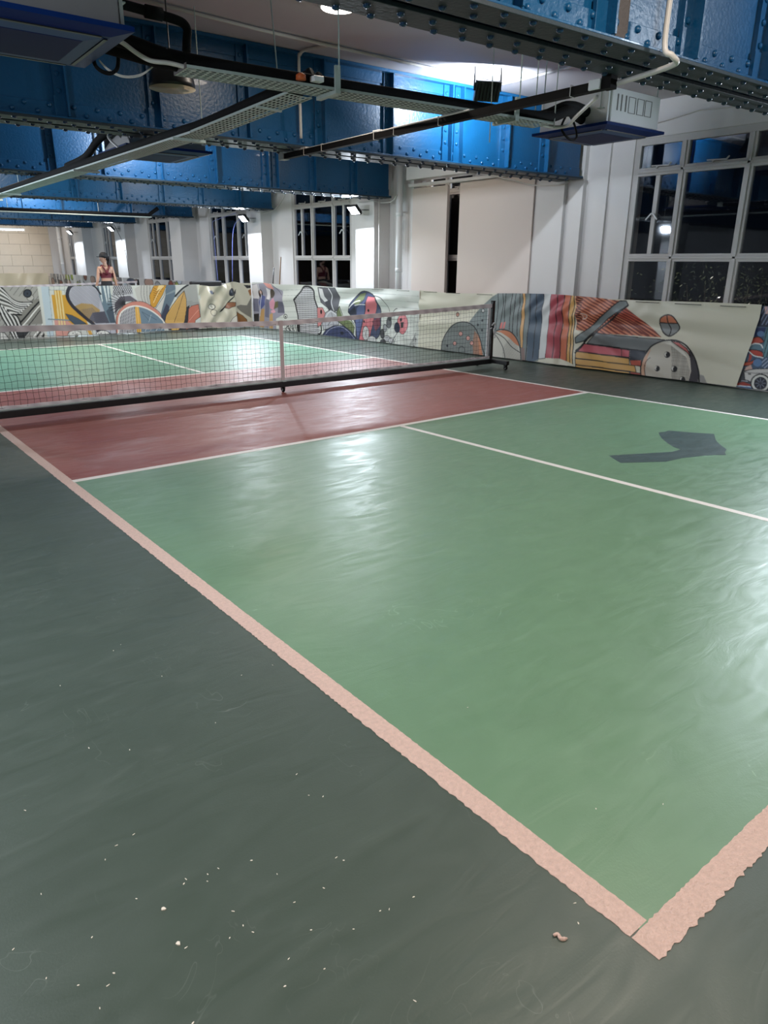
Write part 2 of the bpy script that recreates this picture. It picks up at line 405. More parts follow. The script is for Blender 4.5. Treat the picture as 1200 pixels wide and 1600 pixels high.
# ------------------------------------------------------------------ steel windows
def window(i, y0, y1, mull, tr=2.66, mid=1.58, splits=(), label=''):
    """frame on the plane x = XW; mull = thick uprights, splits = (y, z0, z1) thin casement uprights"""
    f = MB(); t = 0.085; X0, X1 = XW + 0.02, XW + 0.09
    f.box(X0, X1, y0, y0 + t, ZS, ZT); f.box(X0, X1, y1 - t, y1, ZS, ZT)
    f.box(X0, X1, y0 + t, y1 - t, ZT - t, ZT); f.box(X0, X1, y0 + t, y1 - t, ZS, ZS + t)
    fr = f.build('window_%d' % i, M['frame'], kind='structure'); fr['label'] = label
    ys = [y0 + t] + sorted(mull) + [y1 - t]
    for m_ in mull: MB().box(X0, X1, m_ - 0.055, m_ + 0.055, ZS + t, ZT - t).box(X0 - 0.02, X0, m_ - 0.022, m_ + 0.022, ZS + t, ZT - t).build('mullion', M['frame'], fr, bevel=0.006)
    for z in (tr, mid):
        if z: MB().box(X0 - 0.005, X1 - 0.005, y0 + t, y1 - t, z - 0.05, z + 0.05).box(X0 - 0.02, X0 - 0.005, y0 + t, y1 - t, z - 0.018, z + 0.018).build('transom', M['frame'], fr, bevel=0.006)
    for (ym, z0, z1) in splits:
        MB().box(X0 + .005, X1 - .01, ym - 0.03, ym + 0.03, z0 + 0.04, z1 - 0.04).build('casement_bar', M['frame'], fr)
        h = MB().bar((X0 - 0.01, ym + 0.012, (z0+z1)/2), (X0 - 0.03, ym + 0.012, (z0+z1)/2 + 0.02), 0.015)
        h.bar((X0 - 0.03, ym + 0.012, (z0+z1)/2 + 0.02), (X0 - 0.035, ym + 0.085, (z0+z1)/2 - 0.06), 0.014)
        h.build('window_handle', M['white'], fr)
        h = MB().bar((X0 - 0.01, ym - 0.012, (z0+z1)/2), (X0 - 0.03, ym - 0.012, (z0+z1)/2 + 0.02), 0.015)
        h.bar((X0 - 0.03, ym - 0.012, (z0+z1)/2 + 0.02), (X0 - 0.035, ym - 0.085, (z0+z1)/2 - 0.06), 0.014)
        h.build('window_handle', M['white'], fr)
    zb = [ZS + t, mid - 0.04, mid + 0.04, tr - 0.04, tr + 0.04, ZT - t]
    for k in range(len(ys) - 1):
        a = ys[k] + (0.035 if k else 0); b = ys[k+1] - (0.035 if k < len(ys) - 2 else 0)
        for z0, z1 in ((zb[0], zb[1]), (zb[2], zb[3]), (zb[4], zb[5])):
            MB().box(XW + 0.05, XW + 0.056, a - 0.005, b + 0.005, z0 - 0.005, z1 + 0.005).build('pane', M['glass'], fr)
        # stay bar with its pegs at the foot of the top light
        if b - a > 0.4:
            yc = (a + b) / 2
            s = MB().bar((X0 - 0.025, yc - 0.15, tr + 0.055), (X0 - 0.025, yc + 0.10, tr + 0.065), 0.016)
            s.bar((X0 - 0.025, yc - 0.15, tr + 0.055), (X0 - 0.045, yc - 0.19, tr + 0.085), 0.014)
            s.bar((X0 - 0.03, yc + 0.02, tr + 0.03), (X0 - 0.02, yc + 0.02, tr + 0.062), 0.02)
            s.build('stay_bar', M['frame'], fr)
    return fr
window(1, 3.05, 5.60, (4.88, 4.02), splits=((5.22, 1.58, 2.66), (3.55, 1.58, 2.66)), label='large black steel-framed window at the far right')
def std(i, y0, y1, lab):
    w = y1 - y0
    window(i, y0, y1, (y0 + w*0.30, y0 + w*0.655), splits=((y0 + w*0.14, 1.58, 2.66), (y0 + w*0.84, 1.58, 2.66)), label=lab)
std(2, *WINS[1], 'dark window left of the brightest lit pillar')
std(3, *WINS[2], 'second dark window of the far row')
std(4, *WINS[3], 'third dark window of the far row')
std(5, *WINS[4], 'dark window behind the woman')
std(6, *WINS[5], 'farthest dark window beside the end wall')
window(7, SLIT[0], SLIT[1], (9.27,), label='narrow dark window slit between two white boards')
# the brick building across the lane, seen through the slit
MB().box(11.5, 11.7, 11.9, 16.0, 0, 6).build('wall_outside', M['brown_ext'], kind='structure')

# ------------------------------------------------------------------ riveted twin girders
def dome(r, h, n=8):
    m = MB(); prof = [(r, 0), (r*0.92, h*0.55), (r*0.5, h*0.93)]
    vs = [(q*math.cos(2*math.pi*k/n), q*math.sin(2*math.pi*k/n), z) for q, z in prof for k in range(n)] + [(0, 0, h)]
    fs = [(i*n+k, i*n+(k+1) % n, (i+1)*n+(k+1) % n, (i+1)*n+k) for i in range(2) for k in range(n)] + [(2*n+k, 2*n+(k+1) % n, 3*n) for k in range(n)]
    return m.add(vs, fs)
RIV = dome(0.021, 0.017)
riv_mesh = RIV.mesh('rivet', M['rivet'], True)
riv_web_mesh = RIV.mesh('rivet', M['blue'], True)
ZB, ZC = 2.62, 3.496
XE = 7.80
stiff_mesh = None
def girder(yc, label, x0=-8.95, x1=XE, stiffs=(), single=None, x_near=-1e9, detail=True):
    g = thing('riveted_girder', label, 'steel beam', (0, yc, 0), -0.042, 'blue riveted twin girders under the ceiling')
    for s, nm in ((-1, 'near'), (1, 'far')):
        MB().box(x0, x1, s*0.135 - 0.007, s*0.135 + 0.007, ZB + 0.022, ZC).build('web', M['blue'], g)
        lo, hi = (-0.235, -0.035) if s < 0 else (0.035, 0.235)
        MB().box(x0, x1, lo, hi, ZB, ZB + 0.022).build('bottom_flange', M['flange'], g, bevel=0.003)
        MB().box(x0, x1, lo, hi, ZC - 0.03, ZC - 0.001).build('top_flange', M['blue'], g)
        o = s * 0.142
        a = MB().box(x0, x1, min(o, o + s*0.016), max(o, o + s*0.016), ZB + 0.022, ZB + 0.152)
        a.box(x0, x1, min(o + s*0.016, o + s*0.088), max(o + s*0.016, o + s*0.088), ZB + 0.022, ZB + 0.036)
        a.build('bottom_angle', M['blue'], g, bevel=0.003)
        t = MB().box(x0, x1, min(o, o + s*0.014), max(o, o + s*0.014), ZC - 0.13, ZC - 0.03)
        t.build('top_angle', M['blue'], g)
    MB().box(x0, x1, -0.034, 0.034, ZB + 0.30, ZB + 0.32).build('gap_shade_sheet', M['black'], g)  # black sheet closing the gap, standing in for its shade
    st = MB(); st.box(-0.05, 0.05, -0.172, -0.142, ZB + 0.16, ZC - 0.03); st.box(-0.062, 0.05, -0.182, -0.158, ZB + 0.03, ZB + 0.20)
    st.box(0.030, 0.046, -0.245, -0.158, ZB + 0.04, ZC - 0.03)
    for k, zz in enumerate((2.86, 2.99, 3.12, 3.25, 3.38)):
        st.add([(-0.01 + v[0], -0.172 - v[2], zz + v[1]) for v in RIV.v], RIV.f)
    global stiff_mesh
    if stiff_mesh is None: stiff_mesh = st.mesh('stiffener', M['blue'])
    for x in stiffs: inst('stiffener', stiff_mesh, g, (x, 0, 0))
    # rivets: two staggered rows on the upright leg, two under each flange plate
    loose = MB(); loose_w = MB(); p = 0.2
    n = int((x1 - x0) / p)
    for k in range(n):
        xb = x0 + 0.05 + k * p
        for (x, z) in ((xb, 2.69), (xb + 0.1, 2.745)):
            if x < x_near: continue
            if single and single[0] < x < single[1]:
                inst('rivet', riv_web_mesh, g, (x, -0.158, z), (math.pi/2, 0, 0))
            else:
                loose_w.add([(x + v[0], -0.158 - v[2], z + v[1]) for v in RIV.v], RIV.f)
        for (x, yy) in ((xb, -0.205), (xb + 0.1, -0.095), (xb, 0.095), (xb + 0.1, 0.205)):
            if x < x_near: continue
            if single and single[0] < x < single[1]:
                inst('rivet', riv_mesh, g, (x, yy, ZB), (math.pi, 0, 0))
            else:
                loose.add([(x + v[0], yy - v[1], ZB - v[2]) for v in RIV.v], RIV.f)
    if loose.v: loose.build('rivets', M['rivet'], g, True, kind='stuff')
    if loose_w.v: loose_w.build('rivets', M['blue'], g, True, kind='stuff')
    return g
S = [x * 0.87 + 0.03 for x in range(-10, 9)]
G1 = girder(2.475, 'nearest blue riveted girder crossing the top right corner', stiffs=[-4.0, -3.15, -2.3, -1.45, -0.6, 0.25, 1.05, 1.75, 2.46, 3.26, 4.1, 5.0, 5.9, 6.8], single=(0.6, 5.4), x_near=-3)
G2 = girder(6.80, 'second blue riveted girder, brightly lit above the cable tray', stiffs=[-3.4, -2.5, -1.65, -0.8, 0.05, 0.9, 1.72, 2.62, 3.5, 4.40, 5.28, 5.46, 6.25, 7.0], x_near=-4)
G3 = girder(11.08, 'third blue riveted girder, behind the middle air conditioner', stiffs=[-2.5, -1.6, -0.7, 0.2, 1.1, 1.95, 2.6, 3.48, 4.33, 5.25, 5.43, 6.15, 7.0], x_near=-4)
G4 = girder(15.36, 'fourth blue riveted girder from the camera', stiffs=[k*0.87 for k in range(-2, 9)], x_near=-2)
G5 = girder(19.66, 'fifth blue riveted girder from the camera', stiffs=[k*0.87 for k in range(0, 9)], x_near=0)
G6 = girder(23.95, 'sixth blue riveted girder from the camera', stiffs=[k*0.87 for k in range(1, 9)], x_near=1)
G7 = girder(28.2, 'farthest blue riveted girder before the end wall', stiffs=[k*0.87 for k in range(2, 9)], x_near=2)
# filler strip with a rusty rivet on the near web
r_ = MB().box(2.60, 2.70, -0.166, -0.158, ZB + 0.04, ZC - 0.14); r_.build('filler_strip', M['rust'], G1, label='bare rust-brown strip')
# ------------------------------------------------------------------ floodlights, lamps
def floodlight(loc, direction, watts, label, group, bracket_to, back=False):
    d = Vector(direction).normalized()
    t = thing('floodlight', label, 'floodlight', loc, 0, group)
    q = d.to_track_quat('Z', 'Y').to_matrix().to_4x4()      # +Z of the housing looks along d
    hb = MB(); hb.box(-0.14, 0.14, -0.10, 0.10, -0.035, 0.0, q)
    for k in range(7): hb.box(-0.12 + k*0.038, -0.105 + k*0.038, -0.085, 0.085, -0.055, -0.035, q)
    hb.build('housing', M['black'], t)
    rim = MB()
    rim.box(-0.14, 0.14, -0.10, -0.085, 0, 0.012, q); rim.box(-0.14, 0.14, 0.085, 0.10, 0, 0.012, q)
    rim.box(-0.14, -0.125, -0.085, 0.085, 0, 0.012, q); rim.box(0.125, 0.14, -0.085, 0.085, 0, 0.012, q)
    rim.build('rim', M['black'], t)
    MB().box(-0.125, 0.125, -0.085, 0.085, 0.001, 0.006, q).build('lens', M['lens'], t)
    b = Vector(bracket_to) - Vector(loc); br = MB()
    sx = q @ Vector((0.15, 0, -0.02)); sn = q @ Vector((-0.15, 0, -0.02))
    br.bar(sx, b + Vector((sx.x, sx.y, 0)) if abs(b.z) > 0.04 else b + sx*0.9, 0.02, 0.006); br.bar(sn, b + Vector((sn.x, sn.y, 0)) if abs(b.z) > 0.04 else b + sn*0.9, 0.02, 0.006)
    e0 = b + Vector((sx.x, sx.y, 0)) if abs(b.z) > 0.04 else b + sx*0.9
    e1 = b + Vector((sn.x, sn.y, 0)) if abs(b.z) > 0.04 else b + sn*0.9
    br.bar(e0, e1, 0.02, 0.006)
    br.build('bracket', M['black'], t)
    area_light('flood_beam', t, d * 0.02, d, 0.24, 0.16, watts, COOL)
    return t
PF = 'cool floodlights mounted on the pillars'
PD = (-0.72, -0.02, -0.69)
floodlight((7.36, 11.12, 2.42), PD, PILLAR_FLOOD_W, 'glaring floodlight on the nearest lit pillar', PF, (7.60, 11.12, 2.42))
floodlight((7.43, 15.62, 2.45), PD, PILLAR_FLOOD_W, 'glaring floodlight on the second lit pillar', PF, (7.68, 15.62, 2.45))
floodlight((7.38, 24.65, 2.48), PD, PILLAR_FLOOD_W, 'glaring floodlight on the lit pillar right of the woman', PF, (7.64, 24.65, 2.48))
floodlight((7.38, 29.2, 2.48), PD, PILLAR_FLOOD_W, 'farthest glaring floodlight near the end wall', PF, (7.64, 29.2, 2.48))
floodlight((7.45, 2.2, 2.42), (-0.78, -0.36, -0.52), PILLAR_FLOOD_W * 0.85, 'floodlight on the pillar beyond the right edge', PF, (7.70, 2.2, 2.42))
# the middle row of columns stands left of the frame; its lamps show as reflections in the windows
for k, (y, lab) in enumerate(((2.58, 'nearest'), (11.19, 'second'), (15.47, 'third'), (24.06, 'farthest'))):
    MB().box(-2.95, -2.45, y - 0.25, y + 0.25, 0, 2.60).build('trim_%d' % (20 + k), M['wall'], kind='structure', bevel=0.006)
    floodlight((-2.22, y, 2.44), (0.75, -0.05, -0.62), PILLAR_FLOOD_W * (0.42 if k == 0 else 1.3), lab + ' floodlight on the middle columns left of the frame', 'floodlights on the middle columns', (-2.44, y, 2.44))
CF = 'floodlights under the ceiling aimed at the girders'
floodlight((5.12, 5.62, 3.27), (0.40, 0.80, 0.45), CEILING_FLOOD_W * 1.2, 'black floodlight hanging from the ceiling, seen from its back', CF, (5.12, 5.62, 3.49))
floodlight((3.1, 9.75, 3.27), (0.05, 0.92, 0.10), CEILING_FLOOD_W * 0.6, 'floodlight hidden above the second girder', CF, (3.1, 9.75, 3.49))
floodlight((3.6, 18.4, 3.27), (0.0, 0.92, 0.10), CEILING_FLOOD_W * 0.7, 'floodlight hidden above the fourth girder', CF, (3.6, 18.4, 3.49))
floodlight((4.6, 0.5, 3.27), (0.0, 0.92, 0.10), CEILING_FLOOD_W * 0.30, 'floodlight above the frame in front of the nearest girder', CF, (4.6, 0.5, 3.49))

def ceiling_disc(x, y, label, watts=None):
    t = thing('ceiling_lamp', label, 'ceiling lamp', (x, y, 3.5), 0, 'round ceiling lamps')
    MB().lathe([(0.17, 0), (0.17, -0.03), (0.15, -0.04)], 24).build('rim', M['white'], t, True)
    MB().lathe([(0.148, -0.035), (0.14, -0.048), (0.08, -0.058), (0.0, -0.062)], 24).build('diffuser', M['disc'], t, True)
    d = bpy.data.lights.new('lamp_glow', 'AREA'); d.shape = 'DISK'; d.size = 0.28; d.energy = watts or DISC_W; d.color = WARM
    o = bpy.data.objects.new('lamp_glow', d); COL.objects.link(o); o.parent = t; o.location = (0, 0, -0.07)
    return t
ceiling_disc(2.72, 5.02, 'glowing round ceiling lamp at the top edge beside the nearest girder', DISC_W * 0.35)
ceiling_disc(1.9, 0.9, 'round ceiling lamp overhead, in front of the nearest girder')
ceiling_disc(-2.6, 0.4, 'round ceiling lamp overhead to the left')
ceiling_disc(-0.5, -2.6, 'round ceiling lamp behind the camera', DISC_W * 1.4)
ceiling_disc(6.3, 31.2, 'round ceiling lamp by the end wall', DISC_W * 0.6)
for x_, y_, k_, lab_ in ((4.2, 8.9, 0.5, 'hidden above the second girder'), (2.2, 13.2, 1.0, 'above the far court, left'), (5.2, 13.2, 0.8, 'above the far court, right'), (4.2, 17.6, 0.9, 'beyond the fourth girder'), (4.2, 22.0, 0.9, 'beyond the fifth girder')):
    ceiling_disc(x_, y_, 'added round fill lamp ' + lab_, DISC_W * k_)  # unseen lamps added to fill the back half with warm light
ceiling_disc(6.2, 8.6, 'added round fill lamp above the boarded bay', DISC_W * 0.22)  # unseen lamp added to warm the white boards

tl = thing('tube_light', 'glowing fluorescent tube under the last girder at far left', 'lamp', (5.6, 31.0, 2.56))
MB().box(-0.65, 0.65, -0.03, 0.03, 0.03, 0.07).build('batten', M['white'], tl)
MB().lathe([(0.016, -0.62), (0.016, 0.62)], 10, (0, 0, 0.012), axis='x').build('tube', M['lens'], tl, True)
for x in (-0.5, 0.5): MB().tube([(x, 0, 0.07), (x, 0, 0.94)], 0.004, 5).build('hanger_wire', M['black'], tl)
pl = thing('pendant_lamp', 'black dome pendant lamp with cream inside, switched off', 'lamp', (1.44, 5.52, 2.785))
MB().lathe([(0.180, 0.0), (0.178, 0.03), (0.165, 0.09), (0.135, 0.15), (0.08, 0.19), (0.03, 0.20), (0.028, 0.27), (0.0, 0.275)], 32).build('shade', M['black'], pl, True)
MB().lathe([(0.182, -0.003), (0.172, 0.0), (0.160, 0.085), (0.13, 0.142), (0.075, 0.18), (0.0, 0.185)], 32).build('shade_lining', M['cream_in'], pl, True)
MB().tube([(0, 0, 0.27), (0, 0, 0.70)], 0.006).build('cable', M['black'], pl)
MB().lathe([(0.0, 0.06), (0.03, 0.075), (0.035, 0.11), (0.02, 0.15), (0.02, 0.18)], 14).build('bulb', M['cream_in'], pl, True)

# ------------------------------------------------------------------ air conditioners
def air_con(cx, cy, z, label, body_m, face=False, rz=0.0, h=0.30, ph=0.475):
    t = thing('air_conditioner', label, 'air conditioner', (cx, cy, z), rz, 'ceiling cassette air conditioners')
    bx = MB().box(-0.42, 0.42, -0.42, 0.42, 0.045, 0.045 + h).build('case', body_m, t, bevel=0.008)
    # facing panel: tapered rim
    r = ph; v = [(-r, -r, 0.02), (r, -r, 0.02), (r, r, 0.02), (-r, r, 0.02), (-r, -r, 0.045), (r, -r, 0.045), (r, r, 0.045), (-r, r, 0.045)]
    i = r - 0.10; v += [(-i, -i, 0.0), (i, -i, 0.0), (i, i, 0.0), (-i, i, 0.0)]
    MB().add(v, [(4, 5, 6, 7), (0, 1, 5, 4), (1, 2, 6, 5), (2, 3, 7, 6), (3, 0, 4, 7), (8, 9, 1, 0), (9, 10, 2, 1), (10, 11, 3, 2), (11, 8, 0, 3), (11, 10, 9, 8)]).build('panel', M['film'], t)
    for k in range(4):
        mt = Matrix.Rotation(k * math.pi / 2, 4, 'Z')
        MB().box(-0.33, 0.33, -0.372, -0.352, -0.006, 0.004, mt).build('air_slot', M['black'], t)
        w = MB(); w.add([mt @ Vector(q) for q in ((-0.345, -0.345, -0.004), (0.345, -0.345, -0.004), (0.262, -0.262, -0.012), (-0.262, -0.262, -0.012), (-0.345, -0.345, 0.002), (0.345, -0.345, 0.002), (0.262, -0.262, 0.002), (-0.262, -0.262, 0.002))],
                      [(3, 2, 1, 0), (4, 5, 6, 7), (0, 1, 5, 4), (1, 2, 6, 5), (2, 3, 7, 6), (3, 0, 4, 7)])
        w.build('louver', M['vent'], t)
    MB().box(-0.26, 0.26, -0.26, 0.26, -0.014, 0.002).build('intake_grille', M['grille'], t, bevel=0.004)
    rods = MB()
    for sx in (-1, 1):
        for sy in (-1, 1):
            MB().tube([(sx*0.45, sy*0.36, 0.16), (sx*0.45, sy*0.36, 3.5 - z)], 0.006, 6).build('hanger_rod', M['galv'], t)
            rods.box(min(sx*0.42, sx*0.47), max(sx*0.42, sx*0.47), sy*0.36 - 0.03, sy*0.36 + 0.03, 0.17, 0.176)
    rods.build('lugs', M['galv'], t)
    if face:
        p = MB().box(-0.38, 0.40, -0.436, -0.42, 0.06, 0.05 + h).build('service_panel', M['white'], t, bevel=0.003)
        for xx in (-0.30, -0.24, -0.17): MB().box(xx, xx + 0.012, -0.441, -0.436, 0.16, 0.30).build('knockout', M['acgrey'], p)
        for xx in (-0.12, 0.02, 0.15):
            k = MB(); k.box(xx, xx + 0.11, -0.440, -0.436, 0.155, 0.16); k.box(xx, xx + 0.11, -0.440, -0.436, 0.292, 0.297); k.box(xx, xx + 0.005, -0.440, -0.436, 0.16, 0.292); k.box(xx + 0.105, xx + 0.11, -0.440, -0.436, 0.16, 0.292)
            k.build('knockout', M['acgrey'], p)
    return t
ac1 = air_con(5.64, 4.50, 2.735, 'blue-panelled ceiling air conditioner with white side plate above the right window', M['white'], True, -0.03)
ac2 = air_con(-0.005, 4.21, 2.62, 'large blue-panelled ceiling air conditioner cut by the top left corner', M['acgrey'], False, -0.03, 0.34)
MB().box(0.43, 0.45, -0.40, -0.05, 0.05, 0.40).build('side_plate', M['white'], ac2, label='pale metal end plate')
ac3 = air_con(2.22, 7.88, 2.585, 'dark ceiling air conditioner under the second girder, behind the sloping tray', M['acgrey'], False, -0.03, 0.26)
MB().bar((0.40, -0.40, 0.10), (0.40, -0.40, 0.28), 0.05).build('bracket', M['white'], ac3)

# ------------------------------------------------------------------ perforated cable trays
def tray(a, b, w, label):
    a = Vector(a); b = Vector(b); d = b - a; Ln = d.length
    t = thing('cable_tray', label, 'cable tray', a, 0, 'perforated galvanised cable trays')
    t.rotation_euler = (0, -math.asin(d.z / Ln), math.atan2(d.y, d.x))
    m = MB(); n = 6
    for k in range(n + 1):
        yy = -w/2 + w*k/n; m.box(0, Ln, yy - 0.007, yy + 0.007, 0, 0.002)
    k = 0.0
    while k < Ln: m.box(k, min(Ln, k + 0.016), -w/2, w/2, 0.0004, 0.0024); k += 0.050
    m.build('perforated_base', M['galv'], t, kind='stuff')
    MB().box(0, Ln, -w/2 - 0.003, -w/2, 0, 0.018).build('side_rail', M['galv'], t)
    MB().box(0, Ln, w/2, w/2 + 0.003, 0, 0.018).build('side_rail', M['galv'], t)
    return t, Ln
T1A, T1B = Vector((0.95, 4.27, 2.62)), Vector((4.15, 3.98, 2.62))
T2A, T2B, T2C = Vector((1.88, 4.33, 2.612)), Vector((1.70, 5.58, 2.49)), Vector((1.85, 16.5, 2.49))
t1, L1 = tray(T1A, T1B, 0.24, 'short perforated cable tray running right towards the white-sided air conditioner')
t2, L2 = tray(T2A, T2B, 0.22, 'sloping perforated cable tray branching down from the short tray')
t3, L3 = tray(T2B + Vector((0, 0.01, 0)), T2C, 0.20, 'long perforated cable tray running back along the hall under the girders')
t4, L4 = tray((2.0, 18.55, 2.52), (6.2, 18.2, 2.52), 0.22, 'distant cable tray crossing the hall under the ceiling at far left')
MB().box(-0.004, 0.0, -0.12, 0.12, 0.0, 0.03).build('end_lip', M['rust'], t1, label='rusty tray end')
for x in (1.05, 2.75):
    MB().box(x, x + 0.04, -0.14, 0.14, -0.022, 0.0).build('support_strut', M['galv'], t1)
    MB().box(x, x + 0.04, -0.145, -0.125, -0.02, 0.15).build('hanger_bracket', M['galv'], t1)
    MB().tube([(x + 0.02, -0.16, 0.10), (x + 0.02, -0.16, 0.875)], 0.005, 6).build('hanger_rod', M['galv'], t1)
MB().box(0.35, 0.37, -0.115, 0.115, -0.012, 0.0).build('support_strut', M['galv'], t2)
MB().tube([(0.37, -0.12, 0.0), (0.37, -0.12, 0.9)], 0.005, 6).build('hanger_rod', M['galv'], t2)
for x in (0.25, 3.2, 7.2, 8.6):
    MB().box(x, x + 0.04, -0.15, 0.15, -0.022, 0.0).build('support_strut', M['galv'], t3)
    MB().tube([(x + 0.02, -0.135, 0.0), (x + 0.02, -0.135, 1.0)], 0.005, 6).build('hanger_rod', M['galv'], t3)
for x in (1.0, 3.0): MB().tube([(x, 0.13, 0.0), (x, 0.13, 0.97)], 0.006, 6).build('hanger_rod', M['galv'], t4)
tag(MB().tube([(2.0, 18.56, 2.575), (4.2, 18.37, 2.57), (6.15, 18.21, 2.575), (6.4, 18.15, 2.75)], 0.045, 8).build('insulated_pipe', M['rubber'], None, True), 'black pipe on the distant tray at far left', 'pipe')

def pipe(name, pts, r, m, label, cat, n=10, smooth=True, group=None):
    P = smooth_path(pts, 6) if smooth else pts
    o = MB().tube(P, r, n).build(name, m, None, True)
    return tag(o, label, cat, group)
def on1(x, off, dz):
    f = (x - T1A.x) / (T1B.x - T1A.x); p = T1A.lerp(T1B, f); return (x, p.y + off, p.z + dz)
BP = 'black insulated pipes'
pipe('insulated_pipe', [on1(0.30, .09, .13), on1(0.62, .08, .09), on1(1.0, .06, .056), on1(2.2, .06, .052), on1(3.3, .06, .052), on1(4.1, .07, .07), (4.6, 4.1, 2.84), (5.1, 4.3, 2.90), (5.25, 4.35, 2.90)], 0.048, M['rubber'], 'black insulated pipe lying along the far side of the short tray', 'pipe', 12, group=BP)
pipe('insulated_pipe', [on1(0.30, -.06, .14), on1(0.62, -.06, .10), on1(1.0, -.05, .056), on1(2.2, -.05, .050), on1(3.3, -.05, .050), on1(4.1, -.05, .06), (4.5, 4.0, 2.78), (5.0, 4.3, 2.84), (5.25, 4.4, 2.84)], 0.044, M['rubber'], 'black insulated pipe lying along the near side of the short tray', 'pipe', 12, group=BP)
pipe('insulated_pipe', [(1.90, 4.20, 2.73), (1.85, 4.36, 2.685), (1.76, 4.9, 2.615), (1.67, 5.5, 2.548), (1.65, 6.0, 2.540), (1.67, 8.0, 2.540), (1.71, 11, 2.540), (1.75, 14, 2.540), (1.79, 16.4, 2.540)], 0.045, M['rubber'], 'long black insulated pipe on the tray running back along the hall', 'pipe', 12, group=BP)
pipe('insulated_pipe', [(1.97, 4.20, 2.72), (1.94, 4.36, 2.675), (1.86, 4.9, 2.612), (1.77, 5.5, 2.540), (1.75, 6.0, 2.534), (1.77, 8.0, 2.534), (1.81, 11, 2.534), (1.85, 14, 2.534), (1.89, 16.4, 2.534)], 0.040, M['rubber'], 'second long black pipe beside the first on the tray running back', 'pipe', 12, group=BP)
pipe('insulated_pipe', [(1.68, 9.3, 2.57), (1.72, 8.7, 2.62), (1.72, 8.2, 2.74), (1.76, 7.8, 2.80), (1.85, 7.72, 2.80)], 0.04, M['rubber'], 'black insulated pipe rising from the long tray into the dark middle air conditioner', 'pipe', group=BP)
pipe('conduit', [(1.80, 7.72, 2.72), (1.70, 7.7, 2.78), (1.64, 7.66, 2.70), (1.66, 7.5, 2.60), (1.70, 7.4, 2.53)], 0.012, M['conduit'], 'pale hose loop left of the dark middle air conditioner', 'conduit')
pipe('insulated_pipe', [(0.93, 4.12, 2.70), (0.94, 4.12, 2.77), (0.945, 4.12, 2.82), (0.91, 4.12, 2.85), (0.80, 4.12, 2.862), (0.66, 4.12, 2.87), (0.44, 4.12, 2.88)], 0.026, M['rubber'], 'black pipe bending up from the tray into the corner air conditioner', 'pipe', group=BP)
tag(MB().lathe([(0.0, -0.05), (0.036, -0.05), (0.036, 0.05), (0.0, 0.05)], 12, axis='x', c=(0.74, 4.12, 2.866)).build('pipe_joint', M['rubber'], None, True), 'black foam-wrapped joint on the bent pipe', 'pipe')
pipe('conduit', [(0.50, 4.2, 2.72), (0.57, 4.2, 2.70), (0.65, 4.2, 2.66), (0.73, 4.2, 2.635), (0.84, 4.2, 2.64), (0.95, 4.2, 2.635), (1.02, 4.2, 2.63)], 0.013, M['conduit'], 'thick white hose curving from the corner air conditioner to the tray end', 'conduit')
for k in range(2):
    pipe('loose_cable', [(0.52, 4.5, 2.66), (0.58, 4.5, 2.615 - .008*k), (0.67, 4.5, 2.595 - .008*k), (0.78, 4.5, 2.62 - .008*k), (0.87, 4.48, 2.68)], 0.004, M['conduit'], ('upper' if k == 0 else 'lower') + ' thin pale cable drooping below the corner air conditioner', 'cable', 6)
pipe('loose_cable', [(0.48, 4.5, 2.70), (0.50, 4.5, 2.62), (0.57, 4.5, 2.595), (0.63, 4.5, 2.63), (0.63, 4.45, 2.72)], 0.012, M['rubber'], 'thick black cable loop behind the corner air conditioner', 'cable')
tag(MB().lathe([(0, 0), (0.035, 0), (0.033, 0.03), (0.012, 0.042), (0, 0.042)], 12, c=on1(1.72, -.135, .028)).build('plastic_cap', M['orange'], None, True), 'small orange cap left lying on the tray edge', 'cap')
q = on1(1.84, -.14, .028)
tag(MB().box(q[0] - .04, q[0] + .04, q[1] - .03, q[1] + .03, q[2], q[2] + .035).build('junction_box', M['white'], None, bevel=0.006), 'small white box lying on the tray edge beside the orange cap', 'box')

# black channel strut slung below the girders
st = thing('cable_strut', 'black steel channel with cables slung between the first two girders', 'strut', (3.08, 2.60, 2.575))
sl_ = 0.17 / 4.18
ch = MB(); RZ = Matrix.Rotation(-math.atan(sl_), 4, 'Z')
ch.box(-0.03, 0.03, 0, 4.20, -0.03, -0.026, RZ); ch.box(-0.03, -0.026, 0, 4.20, -0.026, 0.022, RZ); ch.box(0.026, 0.03, 0, 4.20, -0.026, 0.022, RZ)
ch.build('channel', M['grime'], st)
MB().tube([(0.0, 0.02, 0.0), (2.2*sl_, 2.2, 0.0), (4.18*sl_, 4.18, 0.0)], 0.018, 8).build('cable', M['black'], st)
MB().tube([(0.02, 0.3, 0.018), (2.2*sl_ + .02, 2.2, 0.022), (4.1*sl_ + .018, 4.1, 0.022)], 0.008, 6).build('cable', M['conduit'], st, label='pale cable lying in the channel')
MB().tube([(-0.012, 1.2, 0.018), (2.6*sl_ - .02, 2.6, 0.024), (4.1*sl_ - .016, 4.1, 0.024)], 0.007, 6).build('cable', M['conduit'], st, label='pale cable lying in the channel')
for y in (0.25, 1.6, 2.2, 2.5, 3.4, 3.75):
    mm = Matrix.Translation((y*sl_, y, 0))
    MB().tube([mm @ Vector(q) for q in ((-0.034, 0, -0.034), (0.034, 0.01, -0.034), (0.034, 0.01, 0.032), (-0.034, 0, 0.032), (-0.034, 0, -0.034))], 0.003, 5).build('cable_tie', M['conduit'], st)
for y, m_ in ((2.42, 'white'), (3.72, 'conduit')):
    MB().box(y*sl_ - 0.03, y*sl_ + 0.03, y, y + 0.10, 0.022, 0.042).build('junction_box', M[m_], st, bevel=0.006)
